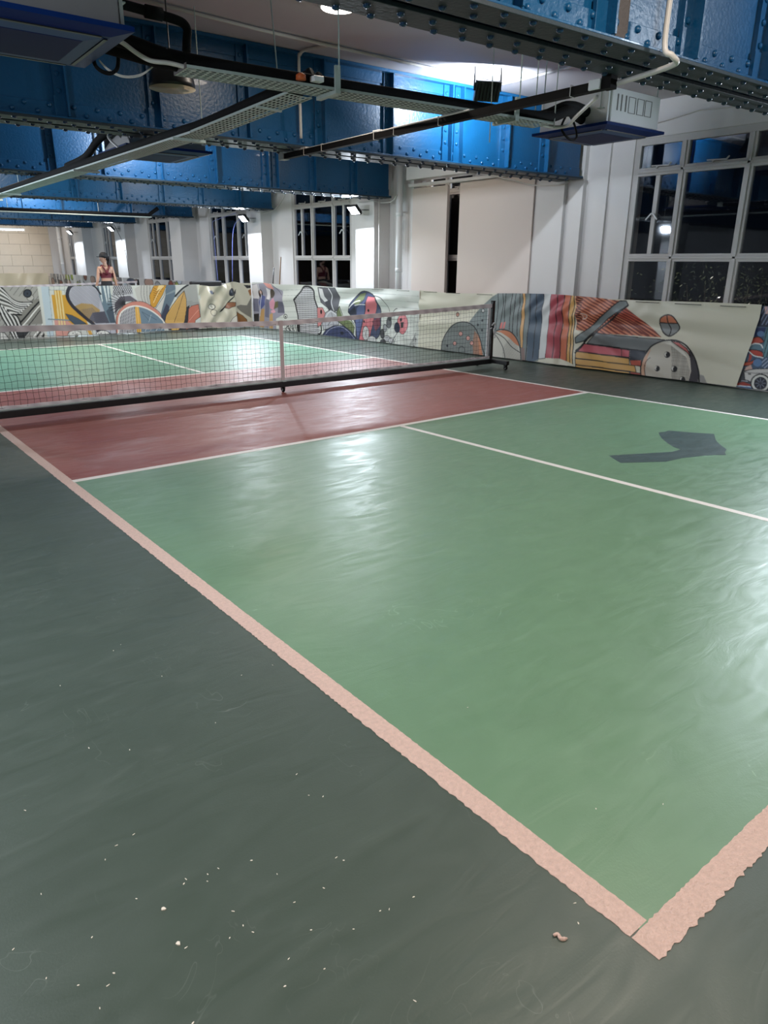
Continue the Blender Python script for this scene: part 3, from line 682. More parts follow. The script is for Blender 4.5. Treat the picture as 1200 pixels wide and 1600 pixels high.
MB().box(-0.05, -0.032, 0.0, 0.09, -0.03, 0.03).build('junction_box', M['white'], st, bevel=0.006)
MB().box(-0.034, 0.034, -0.07, 0.0, -0.034, 0.042).build('end_clamp', M['grime'], st)
MB().box(4.18*sl_ - .04, 4.18*sl_ + .04, 4.18, 4.28, -0.034, 0.042).build('end_clamp', M['galv'], st)

# conduits
pipe('conduit', [(2.87, 2.06, 3.4), (2.865, 2.06, 3.0), (2.86, 2.06, 2.66), (2.88, 2.02, 2.60), (2.94, 2.02, 2.575), (2.985, 2.10, 2.572), (3.02, 2.20, 2.572), (3.10, 2.45, 2.575), (3.17, 2.70, 2.58)], 0.016, M['conduit'], 'white conduit coming down the nearest girder and bending under it', 'conduit', 10, True)
pipe('conduit', [(3.62, 3.05, 2.64), (4.05, 3.55, 2.63), (4.32, 3.85, 2.63), (4.30, 3.96, 2.625), (4.14, 3.99, 2.63)], 0.014, M['conduit'], 'white flexible conduit curving down to the end of the short tray', 'conduit')
pipe('loose_cable', [(4.62, 4.12, 2.76), (4.40, 3.98, 2.64), (4.38, 3.92, 2.57), (4.52, 3.95, 2.545), (4.72, 4.05, 2.60), (4.86, 4.2, 2.74), (4.92, 4.3, 2.82)], 0.010, M['rubber'], 'black cable loop under the right-hand air conditioner', 'cable')
pipe('conduit', [(1.4, 5.95, 3.478), (2.54, 6.02, 3.478), (3.3, 6.02, 3.478), (5.75, 6.0, 3.478)], 0.016, M['conduit'], 'long pale conduit fixed along the ceiling before the second girder', 'conduit', 8, False)
pipe('conduit', [(3.30, 6.04, 3.478), (3.22, 6.3, 3.478), (3.2, 6.37, 3.45), (3.2, 6.395, 3.38), (3.2, 6.395, 2.70)], 0.016, M['conduit'], 'pale conduit branching off and bending down the second girder', 'conduit', 8)
pipe('conduit', [(5.76, 6.02, 3.478), (5.75, 5.2, 3.478), (5.74, 4.3, 3.478), (5.73, 2.9, 3.478)], 0.014, M['conduit'], 'pale conduit on the ceiling turning back towards the nearest girder', 'conduit', 8, False)
pipe('conduit', [(7.985, 6.0, 3.18), (7.985, 5.2, 3.24), (7.985, 4.75, 3.30), (7.985, 4.4, 3.28), (7.985, 2.9, 3.29)], 0.008, M['conduit'], 'thin pale conduit along the wall above the large window', 'conduit', 8, False)
pipe('conduit', [(7.76, 6.56, 3.2), (7.90, 6.52, 3.0), (7.86, 6.53, 2.66), (7.78, 6.55, 2.585), (7.73, 6.75, 2.575), (7.72, 7.1, 2.60), (7.71, 7.6, 2.72), (7.69, 8.6, 2.93)], 0.009, M['conduit'], 'pale cable hanging round the pillar below the second girder', 'cable', 8)
for i, (x, y, z0, lab) in enumerate(((4.45, 4.9, 2.62, 'thin hanging rod left of the ceiling floodlight'), (4.0, 3.95, 2.62, 'thin hanging rod at the right of the short tray'), (4.2, 3.9, 2.6, 'thin hanging rod nearest the right-hand air conditioner'))):
    tag(MB().tube([(x, y, z0), (x, y, 3.5)], 0.005, 6).build('hanger_rod', M['galv']), lab, 'rod', 'thin hanging rods')
def downpipe(x, y, r, label, z1=3.48):
    t = thing('drain_pipe', label, 'pipe', (x, y, 0))
    MB().lathe([(r, 0.0), (r, z1)], 18).build('tube', M['white'], t, True)
    for z in (0.30, 1.32, 2.30): MB().lathe([(r, z), (r*1.12, z + 0.004), (r*1.12, z + 0.07), (r, z + 0.075)], 18).build('collar', M['white'], t, True)
    MB().box(r*0.5, 7.995 - x, -0.015, 0.015, 2.36, 2.39).build('bracket', M['white'], t)
downpipe(7.82, 10.32, 0.06, 'white drain pipe between the brightest pillar and the boarded bay')
downpipe(7.86, 20.45, 0.07, 'white drain pipe at the third pillar of the far row')
downpipe(7.86, 24.0 + 1.3, 0.07, 'white drain pipe behind the woman')
downpipe(7.86, 32.4, 0.07, 'white drain pipe in the far corner by the end wall')
tag(MB().tube([(7.58, 10.62, 0.0), (7.58, 10.62, 2.615)], 0.013, 8).build('conduit', M['conduit'], None, True), 'thin white upright conduit beside the drain pipe', 'conduit')
pipe('loose_cable', [(7.60, 11.3, 2.585), (7.59, 11.0, 2.585), (7.60, 10.80, 2.58), (7.72, 10.70, 2.55), (7.74, 10.45, 2.56), (7.74, 10.3, 2.66)], 0.009, M['conduit'], 'pale cable running from the brightest pillar to the drain pipe', 'cable', 8)
pipe('loose_cable', [(7.7, 15.9, 2.62), (7.68, 15.6, 2.64), (7.68, 15.35, 2.58), (7.9, 15.2, 2.60), (7.97, 14.9, 2.72), (7.98, 14.6, 2.95)], 0.010, M['conduit'], 'pale cable bending round the top of the second lit pillar', 'cable', 8)
M['bluecord'] = mat('pale_blue_cord', rgb(120, 130, 200), 0.5)
pipe('hanging_cord', [(7.55, 16.2, 2.60), (7.5, 17.0, 2.50), (7.48, 17.35, 2.42), (7.47, 17.3, 2.1), (7.47, 17.25, 1.0)], 0.005, M['bluecord'], 'pale blue cord hanging before the second far window, left one', 'cord', 6, group='blue cords')
pipe('hanging_cord', [(7.43, 15.72, 2.46), (7.46, 16.1, 2.35), (7.47, 16.3, 2.0), (7.46, 16.42, 1.0)], 0.005, M['bluecord'], 'pale blue cord hanging beside the second lit pillar', 'cord', 6, group='blue cords')
pipe('hanging_cord', [(7.42, 24.4, 2.6), (7.5, 23.9, 1.9), (7.52, 23.8, 1.0)], 0.008, M['rubber'], 'thin dark cord hanging to the right of the woman', 'cord', 6)

# brooms leaning behind the banner
def broom(x, y, top, m, label, head):
    t = thing('broom', label, 'broom', (x, y, 0))
    MB().tube([(0, 0, 0.12), (0.12, -0.06, top)], 0.014, 8).build('handle', m, t, True)
    MB().box(-0.04, 0.04, -0.14, 0.14, 0.08, 0.13).build('head', head, t, bevel=0.01)
    MB().box(-0.03, 0.03, -0.13, 0.13, 0.0, 0.08).build('bristles', M['rubber'], t)
broom(7.70, 14.68, 1.60, M['wood'], 'brown broom handle leaning on the wall behind the banner, the taller', M['wood'])
broom(7.70, 15.02, 1.36, M['black'], 'black broom handle leaning on the wall behind the banner, the shorter', M['black'])
# ------------------------------------------------------------------ the banners' prints, plus a fold's grey shade painted on F: op colour args|points in mm along the sheet and up
ART = '''
#A
P 70,88,112 |3929,1037 3015,962 2807,-138 3747,-48
P 150,165,190 |3718,1016 3593,1018 3555,777 3673,773
L 28,34,54 9|3707,1017 3700,941 3664,859 3661,774
L 28,34,54 9|3686,1018 3679,942 3644,860 3641,776
L 28,34,54 9|3666,1018 3659,943 3625,861 3622,777
L 28,34,54 9|3646,1019 3638,944 3605,862 3602,778
L 28,34,54 9|3625,1020 3618,945 3586,863 3582,779
L 28,34,54 9|3605,1021 3598,946 3566,864 3563,781
P 30,38,58 |3593,1018 3437,1018 3394,777 3553,781
P 205,165,160 |3510,1014 3437,1016 3423,940 3491,929
H 120,135,165 70,40,10|3555,1012 3437,1016 3399,807 3517,799
H 150,165,195 60,40,14|3674,758 3570,757 3598,655 3697,647
P 40,52,92 |3570,757 3452,773 3447,682 3568,657
P 95,125,165 |3454,697 3456,682 3466,669 3483,661 3502,659 3522,665 3536,676 3543,690 3541,705 3531,718 3514,726 3494,727 3475,722 3461,711
P 95,130,165 |3636,605 3636,585 3644,568 3658,558 3675,557 3692,564 3705,579 3713,599 3712,620 3704,637 3690,647 3673,648 3656,640 3643,625
S 175,75,60 |3610,592 3573,642 3514,654 3463,619 3465,588 3597,562
O 22,22,26 8|3610,592 3573,642 3514,654 3463,619 3465,588 3597,562
S 85,115,130 |3626,505 3588,555 3538,575 3457,543 3450,505 3602,499
L 220,225,225 10|3620,513 3588,555 3538,575 3476,564 3446,528
S 170,62,50 |3608,491 3525,498 3437,475 3428,421 3496,423 3571,455
O 22,22,26 8|3608,491 3525,498 3437,475 3428,421 3496,423 3571,455
L 220,225,225 10|3697,506 3606,475 3528,427 3419,414
P 80,105,125 |3588,398 3588,377 3595,360 3607,350 3623,348 3638,356 3651,371 3657,391 3657,412 3651,429 3638,439 3623,441 3608,433 3595,418
S 175,72,62 |3593,445 3558,425 3558,377 3590,342 3584,398
P 215,175,140 |3657,423 3654,403 3656,386 3660,376 3666,376 3673,384 3680,400 3684,420 3687,441 3685,457 3681,467 3675,468 3668,459 3661,443
S 182,85,65 |3666,279 3635,330 3554,354 3506,390 3520,342 3568,305 3644,289
O 22,22,26 7|3666,279 3635,330 3554,354 3506,390 3520,342 3568,305 3644,289
P 95,125,165 |3423,352 3424,331 3436,314 3456,302 3479,300 3502,307 3519,321 3528,341 3526,362 3514,379 3495,390 3471,393 3449,386 3432,371
H 165,175,200 50,36,12|3432,405 3329,416 3307,294 3411,282
P 90,130,140 |3461,696 3433,789 3396,792 3332,431 3424,422
H 22,22,26 85,40,9|3461,696 3433,789 3396,792 3332,431 3424,422
P 70,72,78 |3691,98 3669,206 3618,276 3539,269 3498,82 3684,59
P 200,170,160 |3603,278 3547,315 3522,262 3611,237
P 150,60,50 |3685,67 3602,93 3505,73 3502,57 3685,42
M 200,210,220 10|3689,38 3492,46
P 85,110,150 |3691,29 3476,43 3470,5 3686,0
P 200,198,196 |3616,220 3559,250 3470,272 3120,314 3086,133 3289,108 3510,104 3588,123
Q 22,22,26 8|3616,220 3559,250 3470,272 3120,314 3086,133 3289,108 3510,104 3588,123
M 120,120,122 8|3616,216 3475,216 3254,245
P 35,35,40 |3565,206 3528,208 3525,191 3560,190
P 160,165,175 |3637,113 3544,120 3540,97 3630,94
Q 22,22,26 6|3637,113 3544,120 3540,97 3630,94
P 22,22,26 |3276,117 3276,77 3290,39 3317,9 3353,-10 3395,-15 3436,-7 3473,15 3501,48 3515,88 3515,129 3500,167 3472,197 3435,215 3394,220 3352,210 3316,188 3290,156
P 215,215,210 |3290,116 3290,80 3303,47 3326,20 3358,4 3394,-1 3431,7 3463,26 3487,55 3500,90 3500,126 3486,159 3462,185 3430,201 3394,206 3358,197 3326,178 3303,150
P 38,40,50 |3317,112 3317,85 3326,60 3343,40 3367,28 3394,24 3421,30 3445,45 3463,67 3472,93 3472,120 3463,145 3445,165 3421,178 3394,181 3367,175 3344,160 3326,138
M 110,115,130 9|3394,103 3334,110
M 110,115,130 9|3394,103 3344,66
M 110,115,130 9|3394,103 3384,43
M 110,115,130 9|3394,103 3429,55
M 110,115,130 9|3394,103 3454,95
M 110,115,130 9|3394,103 3444,139
M 110,115,130 9|3394,103 3405,162
M 110,115,130 9|3394,103 3359,150
P 60,62,72 |3375,105 3375,96 3379,89 3386,84 3395,83 3404,86 3410,92 3414,100 3413,109 3409,116 3402,121 3393,122 3385,119 3378,113
#B
P 118,128,128 |8228,11 8297,415 8205,580 8099,701 7914,854 7745,972 7578,1048 6709,1077 6751,40 6871,-3 7075,7
P 72,88,105 |6996,1067 6733,1076 6754,69 6872,7 6973,13 6995,652
P 210,165,110 |7131,1063 7077,1065 7067,843 7071,450 7067,210 7105,207 7139,445 7128,743 7115,938
Q 22,22,26 8|7131,1063 7077,1065 7067,843 7071,450 7067,210 7105,207 7139,445 7128,743 7115,938
P 130,110,105 |7105,207 7030,214 6999,11 7063,14
L 22,22,26 12|7630,1032 7611,858 7624,615 7630,451
L 22,22,26 12|7525,1040 7503,862 7536,620 7558,456
L 22,22,26 12|7455,1038 7466,864 7468,664 7452,463
L 22,22,26 12|7327,1047 7342,870 7355,651 7348,471
L 22,22,26 12|7256,1049 7268,834 7290,615 7280,435
L 22,22,26 12|7175,1052 7176,858 7198,620 7185,382
L 22,22,26 12|6988,1054 6967,751 6992,357 6991,15
L 22,22,26 12|6867,1062 6853,661 6860,268 6866,68
P 205,110,105 |7532,570 7493,582 7506,480 7552,477
P 205,110,105 |7469,580 7433,590 7451,484 7488,481
P 205,208,208 |6733,1076 6604,1074 6618,93 6754,67
Q 22,22,26 8|6733,1076 6604,1074 6618,93 6754,67
P 192,190,180 |7650,-9 7688,385 7571,455 7439,464 7305,433 7194,341 7118,206 7083,12
H 120,115,110 8,14,4|7469,175 7349,329 7191,301 7088,12 7455,0
P 190,120,85 |7637,430 7439,464 7305,433 7194,341 7127,225 7213,259 7351,349 7515,418
L 22,22,26 10|7670,407 7560,312 7455,176 7402,16
L 22,22,26 10|7649,419 7455,341 7287,212 7112,136
L 22,22,26 14|7688,385 7571,455 7439,464 7305,433 7194,341 7118,206 7083,12
P 168,76,86 |6603,1067 6361,1051 6352,115 6613,99
P 192,106,76 |6361,1051 6241,1043 6260,854 6244,604 6231,88 6356,114 6351,540 6364,876
P 208,162,96 |6241,1043 6131,1038 6142,887 6144,610 6109,57 6226,89 6238,548 6259,844
P 222,190,140 |6181,1038 6144,1037 6147,832 6151,517 6123,65 6146,62 6178,552 6171,849
L 22,22,26 13|6482,1062 6484,815 6485,493 6485,110
L 22,22,26 13|6368,1051 6372,839 6362,539 6352,119
L 22,22,26 13|6241,1043 6260,854 6244,604 6227,96
L 22,22,26 13|6185,1034 6180,830 6187,552 6163,80
L 22,22,26 13|6132,1029 6140,814 6140,518 6109,62
P 204,130,100 |6139,1050 5447,1006 5323,915 4750,555 5788,543 6102,555 6166,999
H 120,52,42 -21,42,19|6139,1050 5447,1006 5323,915 4750,555 5788,543 6102,555 6166,999
P 185,90,72 |5537,827 5323,915 5033,731 5351,750
H 105,45,38 -24,34,16|5537,827 5323,915 4750,555 5639,621
H 22,22,26 0,30,12|6152,1000 6047,1038 6034,687 6105,590
P 122,126,128 |5889,379 5761,540 4700,527 4873,438 4956,352
Q 22,22,26 10|5889,379 5761,540 4700,527 4873,438 4956,352
P 192,96,106 |6082,259 5957,373 5210,347 5197,246 6067,249
Q 22,22,26 10|6082,259 5957,373 5210,347 5197,246 6067,249
M 22,22,26 9|5336,349 5323,249
P 34,40,54 |5204,354 4943,345 4988,237 5185,211
P 207,163,98 |6075,248 5195,232 5183,144 6064,152
Q 22,22,26 10|6075,248 5195,232 5183,144 6064,152
P 207,163,98 |6064,147 5096,142 5064,51 6054,60
Q 22,22,26 10|6064,147 5096,142 5064,51 6054,60
P 207,163,98 |6053,55 5170,46 5164,2 6047,3
Q 22,22,26 10|6053,55 5170,46 5164,2 6047,3
P 187,92,76 |5180,211 5006,229 5004,147 5158,142
Q 22,22,26 8|5180,211 5006,229 5004,147 5158,142
P 155,75,68 |5158,48 4998,48 4977,-13 5150,-10
Q 22,22,26 8|5158,48 4998,48 4977,-13 5150,-10
P 124,134,136 |6094,362 5934,412 5604,753 5303,948 5356,1010 5446,1002 5663,810 5950,550 6102,439
Q 22,22,26 12|6094,362 5934,412 5604,753 5303,948 5356,1010 5446,1002 5663,810 5950,550 6102,439
L 22,22,26 22|6078,229 5835,489 5562,727 5315,943
L 215,190,175 12|6046,789 5977,781 5942,761 5970,725 6023,710
L 215,190,175 10|6024,767 5996,712
P 152,150,147 |4183,-14 4173,124 4107,115 4028,-9
P 198,193,182 |4977,-17 5000,119 4981,275 4893,414 4764,494 4654,524 4520,526 4379,469 4272,344 4193,185 4166,83 4177,-13 4437,-18 4928,-20
P 200,160,135 |4977,-17 4998,141 4969,277 4881,411 4922,281 4931,126 4916,-14
H 130,125,118 0,13,4|4600,461 4380,333 4297,152 4303,-19 4527,-25
H 130,125,118 90,13,4|4600,461 4380,333 4297,152 4303,-19 4527,-25
P 62,58,64 |4396,437 4320,402 4224,244 4170,104 4173,-13 4303,-19 4282,154 4323,318
P 195,112,108 |4608,519 4495,508 4374,439 4311,340 4378,396 4511,468
Q 22,22,26 8|4608,519 4495,508 4374,439 4311,340 4378,396 4511,468
P 225,222,215 |4694,485 4604,492 4411,393 4355,315 4451,369 4600,461
O 22,22,26 16|4977,-17 5000,119 4981,275 4893,414 4764,494 4654,524 4520,526 4379,469 4272,344 4193,185 4166,83 4177,-13 4437,-18 4928,-20
P 22,22,26 |4599,338 4601,319 4611,303 4627,294 4646,292 4664,298 4678,312 4685,330 4683,348 4674,364 4658,374 4639,376 4620,369 4606,356
P 225,222,215 |4633,339 4633,327 4638,316 4647,310 4657,309 4668,313 4676,322 4680,334 4679,347 4674,357 4666,364 4655,365 4645,360 4637,351
P 22,22,26 |4612,335 4612,321 4618,310 4627,303 4639,302 4650,307 4659,317 4663,330 4662,343 4657,354 4647,361 4636,362 4625,357 4616,347
P 22,22,26 |4716,143 4717,126 4726,111 4741,102 4758,100 4775,106 4788,118 4794,134 4793,151 4784,166 4769,175 4751,177 4735,171 4722,159
P 225,222,215 |4748,144 4748,132 4753,123 4761,117 4771,116 4780,120 4787,128 4791,139 4790,150 4786,160 4778,166 4768,167 4759,163 4751,155
P 22,22,26 |4726,139 4727,127 4732,117 4741,111 4751,110 4761,114 4769,123 4773,134 4773,147 4768,157 4759,163 4749,164 4738,160 4730,151
P 22,22,26 |4471,163 4473,144 4482,128 4498,118 4517,116 4535,122 4549,136 4556,154 4555,172 4545,188 4529,198 4510,200 4492,194 4478,181
P 225,222,215 |4504,164 4505,151 4510,141 4518,134 4529,133 4539,137 4547,147 4551,159 4550,171 4545,181 4537,188 4527,189 4516,185 4509,176
P 22,22,26 |4484,159 4484,146 4490,135 4499,128 4510,127 4521,131 4530,141 4534,154 4534,167 4528,178 4519,185 4508,187 4497,182 4488,172
P 22,22,26 |4343,36 4344,19 4353,4 4367,-6 4385,-8 4402,-2 4415,10 4422,27 4420,45 4412,60 4397,70 4379,72 4362,66 4349,53
P 225,222,215 |4374,37 4375,25 4379,15 4387,9 4397,8 4406,12 4414,21 4418,32 4417,44 4413,54 4405,60 4395,61 4386,57 4378,48
P 22,22,26 |4354,33 4354,20 4359,10 4368,3 4378,2 4389,6 4397,15 4401,27 4401,40 4396,51 4387,57 4376,59 4366,54 4358,45
L 22,22,26 8|4906,-4 4943,125 4936,214 4885,274
P 128,132,132 |4815,730 4798,804 4714,851 4620,825 4539,727 4531,675 4588,609 4651,577 4735,609 4790,668
P 192,118,88 |4816,736 4798,804 4714,851 4620,825 4548,741 4676,745
L 22,22,26 12|4714,851 4692,748 4648,667 4655,577
L 22,22,26 11|4815,744 4675,743 4546,747
O 22,22,26 13|4815,730 4798,804 4714,851 4620,825 4539,727 4531,675 4588,609 4651,577 4735,609 4790,668
P 116,122,120 |8848,-25 8833,141 8755,310 8617,460 8456,533 8268,545 8105,474 7991,327 7901,141 7876,7 8314,-35
P 150,112,92 |8102,416 7991,327 7876,7 8087,-14 8127,200
P 188,125,92 |8017,326 7960,252 7876,7 7956,-1
O 22,22,26 14|8848,-25 8833,141 8755,310 8617,460 8456,533 8268,545 8105,474 7991,327 7901,141 7876,7 8314,-35
P 205,150,140 |8366,345 8370,327 8382,312 8400,303 8420,301 8439,308 8453,321 8459,338 8455,356 8443,371 8425,380 8404,381 8385,375 8372,362
Q 22,22,26 9|8366,345 8370,327 8382,312 8400,303 8420,301 8439,308 8453,321 8459,338 8455,356 8443,371 8425,380 8404,381 8385,375 8372,362
P 205,150,140 |8188,283 8191,266 8203,251 8221,242 8241,240 8260,246 8273,259 8279,276 8275,294 8263,309 8246,318 8226,319 8207,313 8194,300
Q 22,22,26 9|8188,283 8191,266 8203,251 8221,242 8241,240 8260,246 8273,259 8279,276 8275,294 8263,309 8246,318 8226,319 8207,313 8194,300
P 205,150,140 |8499,169 8502,153 8513,140 8529,131 8547,130 8564,135 8577,147 8582,162 8578,178 8567,192 8551,200 8533,201 8516,196 8504,184
Q 22,22,26 9|8499,169 8502,153 8513,140 8529,131 8547,130 8564,135 8577,147 8582,162 8578,178 8567,192 8551,200 8533,201 8516,196 8504,184
P 205,150,140 |8104,208 8107,191 8118,177 8134,168 8153,167 8170,173 8183,185 8188,201 8185,217 8174,231 8158,240 8139,241 8121,236 8109,223
Q 22,22,26 9|8104,208 8107,191 8118,177 8134,168 8153,167 8170,173 8183,185 8188,201 8185,217 8174,231 8158,240 8139,241 8121,236 8109,223
O 22,22,26 9|8301,66 8306,36 8325,11 8354,-5 8387,-8 8417,2 8439,24 8448,53 8442,83 8423,108 8394,124 8362,127 8331,116 8310,95
P 35,35,45 |7917,591 7918,581 7923,573 7931,568 7940,568 7949,571 7955,579 7958,589 7956,599 7951,607 7943,612 7934,612 7926,609 7920,601
P 35,35,45 |8009,515 8011,505 8016,497 8024,492 8033,491 8042,495 8048,502 8051,512 8049,522 8044,531 8036,536 8027,536 8018,532 8012,525
P 35,35,45 |7911,433 7912,423 7917,415 7925,410 7934,409 7943,413 7949,421 7952,431 7951,441 7945,449 7937,454 7928,455 7920,451 7914,443
P 35,35,45 |8683,113 8685,102 8690,93 8699,88 8709,87 8719,91 8725,99 8728,109 8726,120 8721,129 8712,134 8702,135 8692,131 8686,123
P 190,140,120 |8461,666 8464,651 8473,638 8486,631 8502,630 8517,636 8527,647 8532,662 8529,678 8520,691 8506,698 8490,699 8476,693 8465,681
Q 22,22,26 9|8461,666 8464,651 8473,638 8486,631 8502,630 8517,636 8527,647 8532,662 8529,678 8520,691 8506,698 8490,699 8476,693 8465,681
P 205,205,205 |7903,749 7905,735 7912,723 7924,717 7938,716 7950,721 7959,732 7963,746 7961,760 7954,771 7942,778 7928,779 7916,773 7907,763
Q 22,22,26 9|7903,749 7905,735 7912,723 7924,717 7938,716 7950,721 7959,732 7963,746 7961,760 7954,771 7942,778 7928,779 7916,773 7907,763
#C
M 150,155,152 5|15025,876 13094,920 9452,931
M 150,155,152 5|15038,745 13100,807 9448,820
M 150,155,152 5|15051,614 13106,693 9445,709
M 150,155,152 5|15065,481 13112,579 9441,597
M 150,155,152 5|15078,348 13118,464 9437,484
M 150,155,152 5|15092,214 13125,348 9433,371
M 150,155,152 5|15105,79 13131,232 9429,257
M 150,155,152 5|15119,-57 13137,115 9426,142
M 150,155,152 5|15133,-193 13144,-3 9422,27
P 152,150,165 |15099,979 14333,1027 13795,885 13735,390 14080,258 14099,9 15202,-27
P 215,210,212 |15063,961 14839,986 14745,817 14879,563 15099,612
P 225,222,225 |14448,921 14276,870 14330,643 14472,637
P 218,150,142 |14582,1021 14229,1011 14117,903 14377,923
P 112,112,132 |15131,669 14833,661 14824,371 15161,373
P 112,112,132 |14505,674 14328,662 14380,260 14558,269
P 95,95,112 |13981,657 13778,647 13744,408 14001,395
P 60,45,48 |14643,783 14655,741 14682,707 14719,687 14758,686 14792,703 14813,735 14818,777 14806,819 14778,853 14741,872 14702,873 14669,856 14648,824
P 75,65,60 |14131,810 14144,765 14174,728 14215,707 14259,705 14296,723 14321,758 14327,803 14313,848 14283,885 14242,906 14199,907 14161,888 14137,854
P 205,160,140 |14676,810 14682,793 14696,780 14714,772 14733,771 14750,778 14761,791 14764,807 14758,824 14745,838 14726,846 14707,846 14690,839 14679,827
P 82,92,145 |14811,585 14715,752 14537,720 14535,539 14745,424
P 214,152,172 |14315,606 14166,721 14060,617 14153,444 14316,473
P 192,152,100 |14807,235 14707,435 14568,452 14632,-28 14825,-41
P 195,155,105 |14348,338 14210,384 14223,1 14384,-11
P 110,105,75 |14069,635 13940,659 13985,517 14169,462
P 222,165,180 |14092,418 14103,403 14131,390 14171,381 14215,379 14254,383 14280,394 14289,408 14278,424 14250,437 14209,445 14166,448 14127,443 14101,433
P 40,38,42 |15131,296 14827,332 14855,36 15159,16
L 225,225,228 14|14802,987 14715,742 14796,275
L 22,22,26 8|14228,1020 13996,916 13835,792
L 22,22,26 20|13756,233 13675,123 13724,54 13610,-12
L 22,22,26 20|13681,205 13610,127 13647,108 13552,-8
L 22,22,26 20|13607,177 13546,132 13576,64 13493,-4
L 22,22,26 20|13527,247 13482,136 13500,118 13435,0
L 22,22,26 20|13453,219 13418,140 13430,74 13377,5
L 22,22,26 20|13380,191 13354,144 13355,128 13319,9
L 22,22,26 20|13302,260 13291,148 13287,84 13262,13
O 22,22,26 12|13649,337 13657,317 13676,300 13702,289 13731,288 13757,295 13774,310 13779,330 13771,350 13752,367 13725,377 13696,379 13671,371 13654,356
P 22,22,26 |13688,326 13691,319 13699,312 13710,308 13722,307 13732,310 13739,316 13741,323 13738,331 13730,338 13719,342 13707,343 13697,340 13690,334
P 212,212,215 |13364,703 13130,868 13015,972 12891,995 12731,980 12602,900 12583,734 12460,526 12433,389 12439,33 13215,0 13243,344 13316,547
H 35,35,40 2,40,11|13364,703 13130,868 13015,972 12891,995 12731,980 12602,900 12583,734 12460,526 12433,389 12439,33 13215,0 13243,344 13316,547
H 35,35,40 88,52,9|13364,703 13130,868 13015,972 12891,995 12731,980 12602,900 12583,734 12460,526 12433,389 12439,33 13215,0 13243,344 13316,547
O 22,22,26 34|13364,703 13130,868 13015,972 12891,995 12731,980 12602,900 12583,734 12460,526 12433,389 12439,33 13215,0 13243,344 13316,547
P 30,30,34 |13264,230 13179,236 13178,3 13263,1
P 88,88,94 |12471,995 11899,1011 11765,836 11821,569 11963,523 12155,598 12383,697
Q 22,22,26 8|12471,995 11899,1011 11765,836 11821,569 11963,523 12155,598 12383,697
P 205,205,205 |12438,981 12307,969 12246,818 12150,745 12250,710 12379,794
P 50,50,56 |12250,702 12085,767 12014,540 12124,554
L 220,220,222 14|12110,990 12005,865 12035,711 11949,543
P 196,126,126 |12501,582 12320,591 12225,471 12400,216 12503,178
Q 22,22,26 9|12501,582 12320,591 12225,471 12400,216 12503,178
P 22,22,26 |12336,504 12340,483 12350,466 12364,457 12379,456 12392,464 12401,480 12403,500 12399,521 12389,538 12375,548 12361,548 12347,540 12339,524
L 220,222,220 14|12452,616 12318,630 12183,551 12139,475
P 172,172,178 |12351,267 12224,490 12058,572 11867,509 11762,373 11842,241 12303,131
Q 22,22,26 12|12351,267 12224,490 12058,572 11867,509 11762,373 11842,241 12303,131
L 235,235,235 9|12283,311 12159,474 12040,527 11887,470
L 22,22,26 8|12166,239 12018,385 12040,519
P 105,116,80 |11867,528 11769,655 11660,444 11401,410 11269,297 11308,106 11589,246 11839,338
Q 22,22,26 12|11867,528 11769,655 11660,444 11401,410 11269,297 11308,106 11589,246 11839,338
L 215,220,210 9|11770,609 11636,419 11390,373 11257,261
S 60,68,98 |11491,547 11397,738 11127,932 10924,967 10696,892 10556,738 10487,528 10508,274 10580,105 10867,-3 11193,8 11251,336
O 22,22,26 14|11491,547 11397,738 11127,932 10924,967 10696,892 10556,738 10487,528 10508,274 10580,105 10867,-3 11193,8 11251,336
P 90,100,140 |11188,637 10924,794 10983,537 11163,41 11251,336
P 38,42,60 |11491,547 11248,671 11219,524 11431,494
P 198,112,118 |10855,876 10651,859 10584,737 10838,11 11133,6 10983,464
Q 22,22,26 7|10855,876 10651,859 10584,737 10838,11 11133,6 10983,464
P 22,22,26 |10826,607 10829,594 10837,584 10849,578 10861,577 10873,582 10881,592 10884,604 10881,617 10873,627 10861,634 10849,634 10837,629 10829,619
P 22,22,26 |10948,392 10950,381 10957,371 10966,366 10977,365 10986,369 10993,378 10995,389 10992,400 10986,410 10977,415 10966,416 10957,412 10950,403
P 108,118,84 |11337,733 11110,914 10924,949 10970,811 11158,693
Q 22,22,26 7|11337,733 11110,914 10924,949 10970,811 11158,693
L 225,225,225 16|11447,632 11265,751 11087,788
L 225,225,225 12|11247,689 11070,716 10924,715
P 122,62,78 |10740,405 10515,519 10508,339 10648,221
P 54,62,95 |12409,-36 12236,136 11970,244 11651,265 11405,175 11133,-13 11784,-27
Q 22,22,26 12|12409,-36 12236,136 11970,244 11651,265 11405,175 11133,-13 11784,-27
L 190,195,215 6|12294,1 12103,157 11778,241 11497,168 11254,11
P 25,28,45 |11642,112 11647,95 11663,80 11686,71 11712,69 11735,75 11750,87 11756,104 11749,121 11733,136 11710,145 11685,146 11662,141 11647,128
P 200,198,198 |10826,171 10836,109 10863,58 10903,28 10948,24 10988,48 11015,96 11025,157 11015,219 10987,270 10947,300 10903,303 10863,278 10836,231
Q 22,22,26 10|10826,171 10836,109 10863,58 10903,28 10948,24 10988,48 11015,96 11025,157 11015,219 10987,270 10947,300 10903,303 10863,278 10836,231
L 22,22,26 6|10972,242 10896,81
L 22,22,26 6|10878,249 10961,76
P 205,205,205 |10625,54 10637,17 10672,-14 10722,-34 10779,-38 10830,-27 10866,-1 10878,33 10866,70 10830,101 10779,121 10723,125 10672,113 10637,88
Q 22,22,26 9|10625,54 10637,17 10672,-14 10722,-34 10779,-38 10830,-27 10866,-1 10878,33 10866,70 10830,101 10779,121 10723,125 10672,113 10637,88
